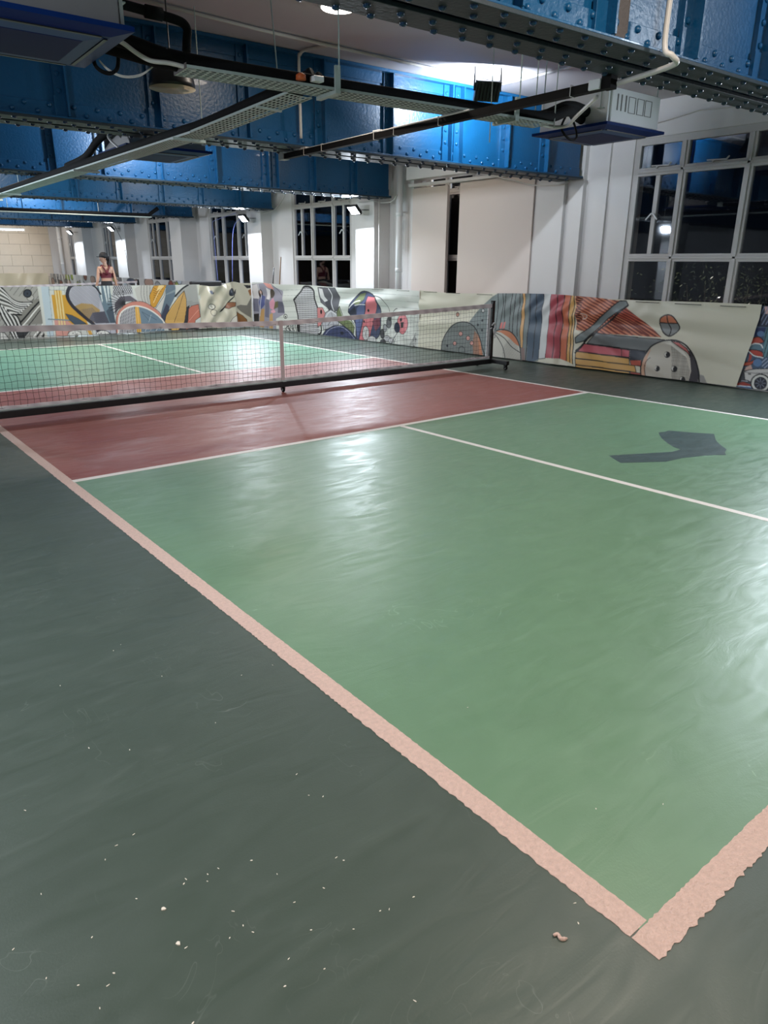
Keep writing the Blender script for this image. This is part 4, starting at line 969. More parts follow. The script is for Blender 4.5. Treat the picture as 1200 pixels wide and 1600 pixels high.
L 22,22,26 10|10708,892 10474,848 10336,730 10264,611
P 90,90,93 |10203,411 10209,365 10227,328 10253,306 10283,304 10310,322 10329,357 10336,402 10330,448 10312,486 10285,507 10256,509 10229,490 10210,455
Q 22,22,26 9|10203,411 10209,365 10227,328 10253,306 10283,304 10310,322 10329,357 10336,402 10330,448 10312,486 10285,507 10256,509 10229,490 10210,455
P 150,150,153 |10321,301 10326,268 10341,241 10362,225 10386,223 10408,236 10423,261 10429,293 10424,326 10409,353 10388,369 10364,370 10342,357 10327,333
Q 22,22,26 9|10321,301 10326,268 10341,241 10362,225 10386,223 10408,236 10423,261 10429,293 10424,326 10409,353 10388,369 10364,370 10342,357 10327,333
P 70,70,73 |10394,190 10400,151 10416,119 10441,100 10468,98 10493,113 10510,143 10517,181 10511,220 10494,252 10470,271 10442,273 10418,257 10401,228
Q 22,22,26 9|10394,190 10400,151 10416,119 10441,100 10468,98 10493,113 10510,143 10517,181 10511,220 10494,252 10470,271 10442,273 10418,257 10401,228
P 190,190,193 |10225,114 10235,89 10262,67 10302,52 10347,48 10388,56 10417,74 10427,99 10417,124 10389,147 10349,161 10304,164 10263,156 10235,138
Q 22,22,26 9|10225,114 10235,89 10262,67 10302,52 10347,48 10388,56 10417,74 10427,99 10417,124 10389,147 10349,161 10304,164 10263,156 10235,138
P 60,60,63 |10362,37 10369,13 10390,-7 10419,-20 10453,-23 10483,-15 10504,2 10512,25 10505,49 10484,69 10454,82 10421,84 10390,76 10370,60
Q 22,22,26 9|10362,37 10369,13 10390,-7 10419,-20 10453,-23 10483,-15 10504,2 10512,25 10505,49 10484,69 10454,82 10421,84 10390,76 10370,60
P 200,200,203 |10121,79 10129,57 10151,38 10183,26 10218,23 10250,30 10273,45 10281,66 10274,87 10251,106 10220,118 10184,121 10152,114 10130,99
Q 22,22,26 9|10121,79 10129,57 10151,38 10183,26 10218,23 10250,30 10273,45 10281,66 10274,87 10251,106 10220,118 10184,121 10152,114 10130,99
P 40,40,43 |10204,497 10208,474 10221,456 10239,445 10260,443 10279,452 10292,470 10297,492 10293,515 10280,533 10262,545 10241,546 10222,537 10209,519
Q 22,22,26 9|10204,497 10208,474 10221,456 10239,445 10260,443 10279,452 10292,470 10297,492 10293,515 10280,533 10262,545 10241,546 10222,537 10209,519
L 22,22,26 12|10200,6 10055,215 10024,282
L 22,22,26 9|10117,13 10070,126
L 22,22,26 12|10144,619 10096,664 10057,676
P 206,122,128 |9732,413 9745,333 9783,266 9841,226 9907,222 9967,253 10009,315 10026,394 10013,475 9973,541 9915,579 9850,583 9790,551 9749,490
Q 22,22,26 7|9732,413 9745,333 9783,266 9841,226 9907,222 9967,253 10009,315 10026,394 10013,475 9973,541 9915,579 9850,583 9790,551 9749,490
P 34,38,60 |9941,339 9949,296 9974,260 10011,238 10053,235 10092,251 10119,284 10129,327 10120,370 10095,407 10057,428 10015,431 9977,414 9951,381
P 22,22,26 |9947,506 9893,515 9892,458 9943,448
P 22,22,26 |9923,435 9841,448 9845,348 9915,332
L 70,70,74 8|9665,8 9575,165 9517,275
L 70,70,74 8|9627,11 9556,167 9515,233
L 70,70,74 8|9589,14 9538,168 9514,191
L 70,70,74 8|9552,18 9519,169 9513,149
L 70,70,74 8|9515,21 9501,171 9511,106
P 22,22,26 |9559,38 9528,41 9526,-12 9557,-8
#D
P 186,201,210 |2616,1038 2765,1037 2727,33 2598,25
M 120,135,145 5|2763,1023 2745,838
M 120,135,145 5|2858,1021 2841,836
M 120,135,145 5|2957,1020 2940,834
M 120,135,145 5|3057,1019 3040,832
M 120,135,145 5|2747,931 3072,918
M 120,135,145 5|2763,1023 2724,40
P 206,156,60 |2790,837 3204,822 3236,726 3341,517 3424,230 3098,244 2790,331
P 206,156,60 |2851,919 2989,917 2990,819 2848,822
P 208,152,142 |2775,346 2982,360 3106,251 3125,4 2769,23
M 228,208,150 22|2874,907 2873,677 2866,255
M 228,208,150 22|2922,906 2921,676 2915,252
M 228,208,150 22|2973,906 2973,675 2967,250
M 120,140,150 20|2668,368 3022,336 3166,316
P 72,84,100 |3003,462 3123,429 3246,357 3396,246 3157,242 3066,335
Q 22,22,26 6|3003,462 3123,429 3246,357 3396,246 3157,242 3066,335
P 182,182,192 |3235,1022 3590,1021 3704,902 3743,799 3812,644 4004,237 4004,7 3560,30 3518,250 3306,472 3160,645 3105,796 3132,911
H 105,105,118 -45,26,7|3235,1022 3590,1021 3743,799 3692,527 3306,472 3105,796
P 168,140,92 |3170,594 3347,660 3566,634 3708,510 3588,255 3454,295 3306,472
H 95,88,95 -50,24,9|3314,539 3558,566 3870,243 3518,250
P 92,90,104 |3545,464 3828,488 3995,238 3587,247 3461,347
H 55,55,66 -50,26,10|3545,464 3828,488 3995,238 3587,247
P 106,126,140 |3698,1016 3954,1014 3974,588 4004,237 3870,243 3780,525 3724,783
P 215,222,222 |3732,1016 3777,1016 3783,696 3766,645
P 215,222,222 |3819,1015 3864,1015 3880,694 3863,643
P 215,222,222 |3898,1014 3943,1014 3924,693 3907,641
P 72,84,98 |3828,488 3967,605 4004,237 3888,242
L 42,40,52 55|3236,1028 3155,977 3093,862 3094,746 3170,598 3303,455 3424,331 3548,214 3632,44
L 42,40,52 28|3590,1024 3677,961 3734,867 3756,833
P 60,62,72 |3614,185 3914,12 3665,25
P 205,156,70 |3355,196 3441,193 3488,17 3419,20
P 222,222,218 |3266,37 3248,2 3206,-24 3150,-37 3090,-34 3038,-15 3005,15 2996,51 3014,86 3055,112 3111,125 3171,122 3223,104 3257,74
Q 22,22,26 8|3266,37 3248,2 3206,-24 3150,-37 3090,-34 3038,-15 3005,15 2996,51 3014,86 3055,112 3111,125 3171,122 3223,104 3257,74
P 22,22,26 |3114,71 3112,66 3107,63 3102,61 3096,62 3091,64 3087,68 3087,72 3089,77 3093,80 3098,82 3104,81 3110,79 3113,75
P 22,22,26 |3187,50 3185,45 3181,42 3175,40 3169,41 3164,43 3161,47 3160,51 3162,56 3166,59 3172,61 3178,60 3183,58 3186,54
P 222,222,218 |3841,7 3823,-29 3780,-56 3721,-69 3658,-66 3604,-46 3568,-15 3559,22 3577,57 3620,84 3678,98 3741,94 3796,75 3832,44
Q 22,22,26 8|3841,7 3823,-29 3780,-56 3721,-69 3658,-66 3604,-46 3568,-15 3559,22 3577,57 3620,84 3678,98 3741,94 3796,75 3832,44
P 22,22,26 |3681,42 3679,37 3675,34 3669,32 3663,32 3658,35 3654,39 3653,43 3655,48 3660,51 3665,53 3672,52 3677,50 3681,46
P 22,22,26 |3759,20 3757,16 3753,12 3747,10 3740,11 3735,13 3731,17 3731,22 3732,26 3737,29 3743,31 3749,31 3755,29 3758,25
P 200,200,205 |4042,1012 4421,1008 4440,768 4522,678 4263,663 4082,515 4001,361 3969,623 3992,811
H 40,38,46 60,36,11|4033,1013 4421,1008 4427,820 4007,794
H 40,38,46 -60,36,11|4033,1013 4421,1008 4427,820 4007,794
P 95,90,100 |4148,774 4368,787 4513,678 4263,663 4082,515 4003,378 4025,638
M 28,26,32 11|4241,633 4214,890
M 28,26,32 11|4241,633 4125,874
M 28,26,32 11|4241,633 4044,842
M 28,26,32 11|4241,633 3976,798
M 28,26,32 11|4241,633 3924,744
M 28,26,32 11|4241,633 3892,682
M 28,26,32 11|4241,633 3881,618
M 28,26,32 11|4241,633 3893,554
M 28,26,32 11|4241,633 3926,495
M 28,26,32 11|4241,633 3980,444
M 28,26,32 11|4241,633 4050,405
M 28,26,32 11|4241,633 4132,379
M 28,26,32 11|4241,633 4222,370
P 192,190,184 |4476,924 4633,1006 4934,1002 4906,543 4521,669
L 110,108,108 9|4641,1000 4608,782 4647,622
L 110,108,108 9|4701,1000 4676,780 4704,620
L 110,108,108 9|4761,999 4743,779 4760,619
L 110,108,108 9|4821,998 4811,778 4817,617
P 206,150,54 |4796,778 4903,982 5193,998 5093,799 4900,534 4799,531
Q 22,22,26 7|4796,778 4903,982 5193,998 5093,799 4900,534 4799,531
M 120,80,25 9|4993,881 4885,949
M 120,80,25 9|5012,921 5147,972
M 120,80,25 9|4969,847 4886,896
M 120,80,25 9|4988,886 5105,919
M 120,80,25 9|4946,812 4886,843
M 120,80,25 9|4964,852 5064,866
M 120,80,25 9|4922,778 4886,789
M 120,80,25 9|4941,818 5022,813
M 120,80,25 9|4898,744 4886,736
M 120,80,25 9|4917,783 4981,761
M 120,80,25 9|4875,710 4886,682
M 120,80,25 9|4893,749 4939,708
L 240,220,170 10|5133,979 5005,854 4866,629
P 236,205,140 |5018,987 5134,992 5039,907 4949,868
P 206,202,196 |4856,455 5111,758 5191,971 5158,757 4996,341
Q 22,22,26 7|4856,455 5111,758 5191,971 5158,757 4996,341
P 98,114,128 |5176,972 5258,1058 5372,1023 5402,955 5368,753 5203,498 5076,256 4989,341 5140,757
P 58,60,80 |5011,340 5155,608 5220,525 5102,227 5057,215
P 130,145,152 |5167,811 5390,901 5377,847 5157,784
P 166,166,162 |5376,752 5601,925 5729,992 5904,990 5927,532 5687,525 5614,485
P 205,205,200 |5399,996 5683,992 5556,919 5386,779
L 22,22,26 28|5368,753 5555,910 5706,992
H 90,92,92 0,30,6|5607,651 5926,616 5927,532 5617,513
P 42,40,44 |5602,513 5697,552 5635,205 5712,117 5945,93 5842,-3 5157,31 5108,130 5535,195
P 208,166,96 |5083,214 5131,363 5267,551 5433,724 5596,871 5627,678 5610,485 5535,195 5365,7 5230,13
Q 22,22,26 9|5083,214 5131,363 5267,551 5433,724 5596,871 5627,678 5610,485 5535,195 5365,7 5230,13
H 160,118,55 60,26,7|5325,218 5596,871 5610,485 5535,195
H 165,125,65 75,24,6|5120,254 5163,390 5544,790 5328,246
L 90,65,30 10|5586,844 5443,518 5294,205
P 196,116,96 |5665,484 5749,537 5914,567 5938,292 5814,219 5772,86 5550,26 5622,227
Q 22,22,26 8|5665,484 5749,537 5914,567 5938,292 5814,219 5772,86 5550,26 5622,227
L 230,170,150 8|5660,225 5912,448
P 202,132,116 |3984,-9 4022,342 4087,480 4219,598 4410,663 4595,662 4723,620 4883,508 5006,386 5025,194
L 22,22,26 8|3984,-9 4022,342 4087,480 4219,598 4410,663 4595,662 4723,620 4883,508 5006,386 5025,194
P 196,194,198 |4031,-12 4072,305 4132,443 4257,531 4418,572 4574,556 4738,498 4899,390 5052,229 5077,26 5068,-67
H 40,38,50 86,34,13|4035,-12 4076,305 4146,443 4256,524 4435,560 4456,325 4444,-34
P 110,130,146 |4422,572 4574,551 4738,492 4898,379 5050,222 5082,21 4515,8 4488,279
M 60,78,95 7|4590,437 4740,242
M 190,200,205 7|4790,376 4724,229
M 60,78,95 7|4584,450 4901,263
M 205,210,210 8|4603,31 4693,135
M 205,210,210 8|4717,25 4807,130
M 205,210,210 8|4847,19 4938,124
M 205,210,210 8|4963,13 5055,119
P 216,166,76 |4444,568 4526,561 4541,250 4523,7 4430,5 4432,255
M 240,205,140 8|4491,560 4485,253 4475,10
L 232,228,222 22|4031,-12 4072,305 4132,443 4257,531 4418,572 4574,556 4738,498 4899,390 5052,229 5077,26 5068,-67
#E
H 105,105,102 48,90,10|1466,1038 2621,1024 2604,17 1303,47
P 130,128,122 |1917,479 2402,746 2612,770 2585,282 2008,292
L 22,22,26 24|1996,208 2182,370 2391,577 2612,770
L 225,224,220 18|2087,189 2275,367 2476,574 2647,718
L 22,22,26 12|2180,170 2368,363 2562,571 2681,665
L 225,224,220 24|2340,46 2470,185 2596,339
L 22,22,26 18|2396,43 2520,183 2611,310
L 225,224,220 12|2451,40 2570,180 2627,280
L 22,22,26 24|2507,37 2621,178 2642,250
P 165,163,158 |1885,1026 1963,1025 2092,837 2288,805 2435,788 2394,690 2255,581 2090,473 1953,450 1891,564 1856,842
L 24,24,27 22|1850,1054 1947,923 2044,783 2179,710 2409,704
L 222,221,218 18|1843,1009 1952,887 2048,758 2179,690 2385,686
L 24,24,27 14|1836,964 1957,851 2052,732 2179,670 2360,668
L 222,221,218 22|1829,919 1961,815 2056,707 2179,651 2336,650
L 24,24,27 18|1822,874 1966,779 2060,682 2178,631 2311,633
L 222,221,218 14|1815,829 1971,743 2064,657 2178,611 2287,615
L 24,24,27 22|1808,784 1976,706 2068,631 2178,592 2263,597
L 222,221,218 18|1800,739 1981,670 2073,606 2177,572 2238,580
L 24,24,27 14|1793,693 1986,634 2077,581 2177,552 2214,562
L 222,221,218 22|1786,648 1991,597 2081,555 2177,532 2190,545
L 24,24,27 18|1779,603 1996,561 2085,530 2177,513 2165,527
L 222,221,218 14|1772,557 2001,524 2089,504 2176,493 2141,510
L 24,24,27 22|1765,511 2006,488 2093,479 2176,473 2117,492
L 24,24,27 20|1765,761 1821,455 1887,284 1979,8
L 222,221,218 20|1794,728 1855,454 1919,282 2003,7
L 24,24,27 20|1822,694 1889,452 1950,281 2027,6
L 222,221,218 20|1851,660 1924,451 1982,279 2051,4
L 24,24,27 20|1879,626 1958,450 2014,278 2075,3
L 222,221,218 20|1908,592 1992,449 2046,277 2100,1
L 24,24,27 20|1937,557 2027,447 2079,275 2124,0
L 222,221,218 20|1966,523 2061,446 2111,274 2148,-1
L 24,24,27 20|1996,488 2096,445 2143,272 2173,-3
P 205,204,200 |1749,163 1826,145 1898,13 1725,9
Q 22,22,26 12|1749,163 1826,145 1898,13 1725,9
P 55,55,58 |2043,163 2288,158 2127,0 2052,47
P 180,178,172 |2453,787 2443,762 2422,742 2394,731 2365,732 2340,744 2325,765 2323,790 2333,816 2354,836 2382,847 2411,846 2435,834 2451,813
Q 22,22,26 7|2453,787 2443,762 2422,742 2394,731 2365,732 2340,744 2325,765 2323,790 2333,816 2354,836 2382,847 2411,846 2435,834 2451,813
P 52,58,70 |2420,870 2408,838 2384,813 2353,800 2320,801 2293,815 2276,841 2274,873 2286,904 2310,929 2341,942 2374,942 2401,927 2418,902
Q 22,22,26 16|2420,870 2408,838 2384,813 2353,800 2320,801 2293,815 2276,841 2274,873 2286,904 2310,929 2341,942 2374,942 2401,927 2418,902
P 25,28,34 |2362,867 2360,859 2354,854 2347,851 2340,851 2334,854 2331,860 2330,867 2333,875 2338,880 2345,883 2352,883 2358,880 2362,874
#F
P 126,122,112 |6829,486 6948,531 7127,517 7253,708 7223,219 7112,282 6939,386
P 140,96,56 |6830,370 6999,286 7106,184 7116,-15 6811,-1
Q 22,22,26 8|6830,370 6999,286 7106,184 7116,-15 6811,-1
P 215,210,200 |6726,218 6832,292 6825,38 6557,21 6653,124
Q 22,22,26 8|6726,218 6832,292 6825,38 6557,21 6653,124
P 225,222,210 |6302,540 6293,512 6271,490 6241,479 6209,480 6181,493 6163,516 6158,544 6167,571 6189,593 6219,605 6251,604 6279,591 6297,568
Q 22,22,26 12|6302,540 6293,512 6271,490 6241,479 6209,480 6181,493 6163,516 6158,544 6167,571 6189,593 6219,605 6251,604 6279,591 6297,568
O 60,60,60 9|6334,396 6324,365 6302,341 6272,328 6239,329 6211,344 6193,370 6189,401 6198,432 6220,456 6250,469 6283,468 6311,454 6329,428
P 22,22,26 |6233,557 6232,552 6228,548 6224,546 6219,546 6215,548 6213,552 6212,557 6213,562 6217,566 6221,568 6226,568 6230,566 6232,562
P 22,22,26 |6252,530 6251,525 6247,521 6243,519 6238,519 6234,521 6232,526 6231,530 6232,535 6236,539 6240,541 6245,541 6249,539 6251,535
P 40,40,46 |6400,394 6438,460 6596,551 6762,719 6872,879 6859,784 6688,606 6467,421
P 46,50,62 |6809,804 6800,769 6777,742 6746,727 6713,727 6684,743 6666,772 6661,806 6671,841 6693,868 6724,883 6757,882 6786,867 6804,838
Q 22,22,26 10|6809,804 6800,769 6777,742 6746,727 6713,727 6684,743 6666,772 6661,806 6671,841 6693,868 6724,883 6757,882 6786,867 6804,838
P 90,95,105 |6747,818 6744,808 6737,800 6728,796 6718,796 6710,801 6704,809 6703,819 6706,829 6713,836 6722,841 6731,841 6740,836 6745,828
P 152,102,76 |6555,491 6643,597 6811,574 6801,491 6655,449
Q 22,22,26 9|6555,491 6643,597 6811,574 6801,491 6655,449
P 30,28,30 |7063,985 7337,968 7381,929 7152,903
P 152,100,58 |7172,855 7340,930 7330,843 7220,728
P 120,130,150 |6176,917 6260,925 6275,841 6201,843
P 22,22,26 |6266,869 6317,897 6285,832
P 150,155,140 |5832,64 6024,94 6320,61 6293,-15 5827,8
Q 22,22,26 8|5832,64 6024,94 6320,61 6293,-15 5827,8
'''
# ------------------------------------------------------------------ portable net
NX0, NX1, NY = -0.47, 6.77, 6.88
XM = 3.15
def ztop(x): return 0.835 + 0.095 * (abs(x - XM) / 3.62) ** 1.15
def make_net():
    t = thing('portable_net', 'portable court net on black wheeled frame across the red strip', 'net', (0, NY, 0))
    # mesh of knotted cords
    xs = np.arange(NX0 + 0.08, NX1 - 0.06, 0.058); nz = 13; cords = MB(); r = 0.0015
    node = [[Vector((x + random.uniform(-1, 1)*0.005, random.uniform(-1, 1)*0.004 + 0.01*math.sin(x*1.7)*math.sin(math.pi*k/(nz-1)), 0.16 + (ztop(x) - 0.04 - 0.16)*k/(nz-1) + random.uniform(-1, 1)*0.006)) for k in range(nz)] for x in xs]
    def seg(a, b):
        d = (b - a).normalized(); u = d.cross(Vector((0, 1, 0))).normalized() * r; w = Vector((0, r, 0)); vs = []
        for p in (a, b): vs += [p + u, p + w, p - u, p - w]
        cords.add(vs, [(0, 1, 5, 4), (1, 2, 6, 5), (2, 3, 7, 6), (3, 0, 4, 7)])
    for i in range(len(xs)):
        for k in range(nz):
            if k + 1 < nz: seg(node[i][k], node[i][k+1])
            if i + 1 < len(xs): seg(node[i][k], node[i+1][k])
    cords.build('netting', M['cord'], t, kind='stuff')
    def band(z0f, z1f, y, th, name, m, n=60, x0=NX0 + 0.05, x1=NX1 - 0.03):
        vs = []; fs = []
        for i in range(n + 1):
            x = x0 + (x1 - x0)*i/n; wv = 0.004*math.sin(x*9) + 0.003*math.sin(x*23)
            for yy in (y - th, y + th): vs += [(x, yy + wv, z0f(x)), (x, yy + wv, z1f(x))]
        for i in range(n):
            a = i*4; b = a + 4
            fs += [(a, b, b+1, a+1), (a+2, a+3, b+3, b+2), (a+1, b+1, b+3, a+3), (a, a+2, b+2, b)]
        fs += [(0, 1, 3, 2), (n*4, n*4+2, n*4+3, n*4+1)]
        return MB().add(vs, fs).build(name, m, t)
    band(lambda x: ztop(x) - 0.055 + 0.003*math.sin(x*31), ztop, 0, 0.006, 'top_tape', M['nettape'], 160)
    band(lambda x: 0.135, lambda x: 0.172 + 0.003*math.sin(x*17), 0, 0.006, 'bottom_tape', M['nettape'], 120)
    for x, nm in ((NX0 + 0.06, 'side_tape'), (NX1 - 0.075, 'side_tape')):
        b = MB(); b.box(x - 0.025, x + 0.025, -0.006, 0.006, 0.14, ztop(x) - 0.01); sd = b.build('side_tape', M['white'], t)
        for z in (0.2, 0.33, 0.46, 0.6, 0.72, 0.86): MB().tube([(x, 0, z), ((NX1 if x > 3 else NX0), 0, z + 0.01)], 0.004, 6).build('lace', M['cord'], t)
    MB().box(XM - 0.025, XM + 0.025, -0.016, -0.010, 0.10, ztop(XM) + 0.004).build('centre_strap', M['strap'], t)
    MB().box(XM - 0.024, XM + 0.024, -0.05, -0.016, 0.128, 0.136).build('strap_buckle', M['galv'], t)
    # frame
    MB().box(NX0, NX1, -0.035, 0.035, 0.062, 0.128).build('base_bar', M['black'], t, bevel=0.006)
    MB().tube([(NX0 + .05, -0.03, 0.142), (XM, -0.035, 0.137), (NX1 - .05, -0.03, 0.142)], 0.008, 6).build('tension_cord', M['galv'], t)
    for x in (NX0, NX1):
        p = MB().box(x - 0.024, x + 0.024, -0.024, 0.024, 0.06, 0.965).build('post', M['black'], t, bevel=0.004)
        MB().box(x - 0.026, x + 0.026, -0.026, 0.026, 0.965, 0.972).build('post_cap', M['rubber'], p)
        MB().tube([(x - 0.03, 0, 0.90), (x + 0.034, 0, 0.90)], 0.01, 8).build('bolt', M['galv'], p)
        f = MB().box(x - 0.03, x + 0.03, -0.36, 0.30, 0.075, 0.132).build('foot', M['black'], t, bevel=0.005)
        # knotted cord on the post
        if x > 3:
            c = MB().tube(smooth_path([(x - .03, -.03, .62), (x + .0, -.045, .66), (x + .03, -.04, .60), (x - .01, -.05, .57), (x + .01, -.045, .50), (x + .03, -.04, .54), (x + .02, -.05, .44)], 5), 0.011, 6).build('tied_cord', M['white'], t, True, label='white cord knotted round the post')
            MB().tube([(x - .03, -.03, .59), (x - .06, -.03, .58)], 0.009, 6).build('tied_cord', M['white'], t)
    def caster(x, y):
        c = MB().lathe([(0.012, -0.012), (0.030, -0.011), (0.031, 0.0), (0.030, 0.011), (0.012, 0.012)], 16, (x, y, 0.0312), axis='x').build('caster_wheel', M['rubber'], t, True)
        MB().lathe([(0.0, -0.014), (0.016, -0.013), (0.016, 0.013), (0.0, 0.014)], 12, (x, y, 0.0312), axis='x').build('hub', M['galv'], c)
        h = MB(); h.box(x - 0.022, x - 0.017, y - 0.014, y + 0.02, 0.026, 0.07); h.box(x + 0.017, x + 0.022, y - 0.014, y + 0.02, 0.026, 0.07); h.box(x - 0.024, x + 0.024, y - 0.02, y + 0.022, 0.064, 0.076)
        h.build('caster_fork', M['black'], t)
    for x in (NX0, NX1):
        caster(x, -0.32); caster(x, 0.26)
    caster(XM, -0.005)
    return t
net = make_net()
dup(net, (0.1, 21.3, 0), 0.0, 'second court net, only its white top tape showing above the far banners')

# ------------------------------------------------------------------ printed banners
def catmull(pts, n=6):
    P = np.array(pts, float); out = []
    for i in range(len(P) - 1):
        a, b, c, d = P[max(i-1, 0)], P[i], P[i+1], P[min(i+2, len(P)-1)]
        t = np.linspace(0, 1, n, endpoint=False)[:, None]
        out.append(0.5*((2*b) + (c-a)*t + (2*a-5*b+4*c-d)*t*t + (3*b-a-3*c+d)*t**3))
    out.append(P[-1:]); return np.concatenate(out)
class Raster:
    def __init__(s, s0, s1, z0, z1, cell, base):
        s.s0, s.z0, s.c = s0, z0, cell; s.w = int(math.ceil((s1 - s0)/cell)); s.h = int(math.ceil((z1 - z0)/cell))
        s.im = np.empty((s.h, s.w, 3), np.float32); s.im[:] = base
    def window(s, P, pad):
        lo = P.min(0) - pad; hi = P.max(0) + pad
        i0 = max(0, int((lo[0]-s.s0)/s.c)); i1 = min(s.w, int((hi[0]-s.s0)/s.c) + 2); j0 = max(0, int((lo[1]-s.z0)/s.c)); j1 = min(s.h, int((hi[1]-s.z0)/s.c) + 2)
        if i1 <= i0 or j1 <= j0: return None
        X = s.s0 + (np.arange(i0, i1) + .5)*s.c; Z = s.z0 + (np.arange(j0, j1) + .5)*s.c
        return (slice(j0, j1), slice(i0, i1)), X[None, :], Z[:, None]
    def mask(s, P):
        w = s.window(P, 0)
        if w is None: return None
        sl, X, Z = w; m = np.zeros((Z.shape[0], X.shape[1]), bool); n = len(P)
        for i in range(n):
            (x0, z0), (x1, z1) = P[i], P[(i+1) % n]
            if z0 == z1: continue
            m ^= ((Z > min(z0, z1)) & (Z <= max(z0, z1))) & (X < x0 + (Z - z0)*(x1 - x0)/(z1 - z0))
        return sl, X, Z, m
    def poly(s, P, col):
        r = s.mask(P)
        if r: s.im[r[0]][r[3]] = col
    def line(s, P, wd, col):
        w = s.window(P, wd)
        if w is None: return
        sl, X, Z = w; m = np.zeros((Z.shape[0], X.shape[1]), bool)
        for i in range(len(P) - 1):
            a, b = P[i], P[i+1]; d = b - a; L2 = d @ d + 1e-12
            t = np.clip(((X - a[0])*d[0] + (Z - a[1])*d[1])/L2, 0, 1)
            m |= (X - a[0] - t*d[0])**2 + (Z - a[1] - t*d[1])**2 < (wd/2)**2
        s.im[sl][m] = col
    def hatch(s, P, ang, sp, wd, col):
        r = s.mask(P)
        if not r: return
        sl, X, Z, m = r; a = math.radians(ang); u = (-X*math.sin(a) + Z*math.cos(a))
        m = m & (np.mod(u, sp) < wd); s.im[sl][m] = col
def paint_rgb(t): return np.array([lin(float(v)) for v in t.split(',')], np.float32)
def load_art():
    d = {}; cur = None
    for ln in ART.strip().split('\n'):
        if ln[0] == '#': cur = d.setdefault(ln[1:], []); continue
        a, b = ln.split('|'); op, c, *arg = a.split(' ')
        P = np.array([[float(v)/1000 for v in q.split(',')] for q in b.split()])
        cur.append((op, paint_rgb(c), arg[0] if arg else '', P))
    return d
ARTD = load_art()
def paint(R, key, flip, thick=1.25):
    for op, c, arg, P in ARTD[key]:
        if op in 'QOLM': arg = float(arg) * thick
        if op == 'P': R.poly(P, c)
        elif op == 'S': R.poly(catmull(np.vstack([P, P[:1]])), c)
        elif op == 'Q': R.line(np.vstack([P, P[:1]]), float(arg)/1000, c)
        elif op == 'O': R.line(catmull(np.vstack([P, P[:1]])), float(arg)/1000, c)
        elif op == 'L': R.line(catmull(P), float(arg)/1000, c)
        elif op == 'M': R.line(P, float(arg)/1000, c)
        elif op == 'H':
            a, sp, wd = (float(v) for v in arg.split(',')); R.hatch(P, -a if flip else a, sp/1000, wd/1000, c)
def banner(name, label, keys, s0, s1, place, base, flip, cell=0.008, z0=0.02, z1=1.03, wave=None, top=None, group='printed vinyl banners', edge=None, extra=None):
    """place(s) -> (x, y) of the sheet's foot and its outward normal; wave(s, z) pushes the sheet along that normal"""
    SS = 2; R = Raster(s0, s1, z0, z1, cell/SS, base)
    for k in keys: paint(R, k, flip)
    if extra: extra(R)
    nw, nh = R.w//SS, R.h//SS
    im = R.im[:nh*SS, :nw*SS].reshape(nh, SS, nw, SS, 3).mean((1, 3))
    s = s0 + (np.arange(nw) + .5)*(s1 - s0)/nw; z = z0 + (np.arange(nh) + .5)*(z1 - z0)/nh
    S_, Z_ = np.meshgrid(s, z)
    x, y, nx, ny = place(S_); dpl = wave(S_, Z_) if wave else 0
    Zq = Z_.copy()
    if top is not None: Zq = z0 + (Z_ - z0)*(top(S_) - z0)/(z1 - z0)
    Sh = edge(S_, Z_) if edge else 0
    tx, ty_ = -ny, nx
    V = np.stack([x + nx*dpl + tx*Sh, y + ny*dpl + ty_*Sh, Zq], -1).reshape(-1, 3).astype(np.float32)
    idx = np.arange(nw*nh).reshape(nh, nw)
    F = np.stack([idx[:-1, :-1], idx[:-1, 1:], idx[1:, 1:], idx[1:, :-1]], -1).reshape(-1, 4)
    me = bpy.data.meshes.new(name); me.vertices.add(len(V)); me.vertices.foreach_set('co', V.ravel())
    me.loops.add(F.size); me.loops.foreach_set('vertex_index', F.ravel().astype(np.int32))
    me.polygons.add(len(F)); me.polygons.foreach_set('loop_start', np.arange(0, F.size, 4, dtype=np.int32))
    me.polygons.foreach_set('use_smooth', np.ones(len(F), bool))
    me.update(); me.validate()
    ca = me.color_attributes.new('print', 'FLOAT_COLOR', 'POINT')
    C4 = np.ones((nh*nw, 4), np.float32); C4[:, :3] = im.reshape(-1, 3); ca.data.foreach_set('color', C4.ravel())
    me.materials.append(M['print'])
    o = bpy.data.objects.new(name, me); COL.objects.link(o)
    return tag(o, label, 'banner', group)
def wall_place(off=0.0):
    n = Vector((-1, -0.058)).normalized()
    return lambda s: (8.134 - 0.058*s + n.x*off + 0*s, s + n.y*off, n.x + 0*s, n.y + 0*s)
def far_place(off=0.0): return lambda s: (s, 15.12 - off + 0*s, 0*s, -1 + 0*s)
def gauss(x, c, w): return np.exp(-((x - c)/w)**2)
def waveB(s, z):
    d = 0.008*np.sin(s*4.3 + 2*z) + 0.003*np.sin(s*11 - 4*z)
    sag = np.abs(np.sin((s - 3.6)*math.pi/0.62))                         # ties along the upper edge
    d += 0.030*np.sin(z*17 + 0.8*np.sin(s*2.1))*gauss(z, 0.66, 0.30)*(0.55 + 0.45*np.sin(s*1.3 + 1))
    d += 0.014*np.sin((s*0.9 + z*1.1)*21)*gauss(z, 0.85, 0.2)*gauss(s, 6.4, 1.1)
    d += 0.012*np.sin((s*0.8 - z)*15)*gauss(s, 5.8, 0.9)
    return d + 0.010*sag*gauss(z, 1.0, 0.08)
def waveC(s, z):
    d = 0.012*np.sin(s*4.1 + z) + 0.026*np.sin((z*0.95 + 0.16*s)*16)*gauss(z, 0.78, 0.22)*(0.6 + 0.4*np.sin(s*1.9))
    return d + 0.010*np.sin((s - z*0.9)*12)*gauss(s, 9.8, 0.9)
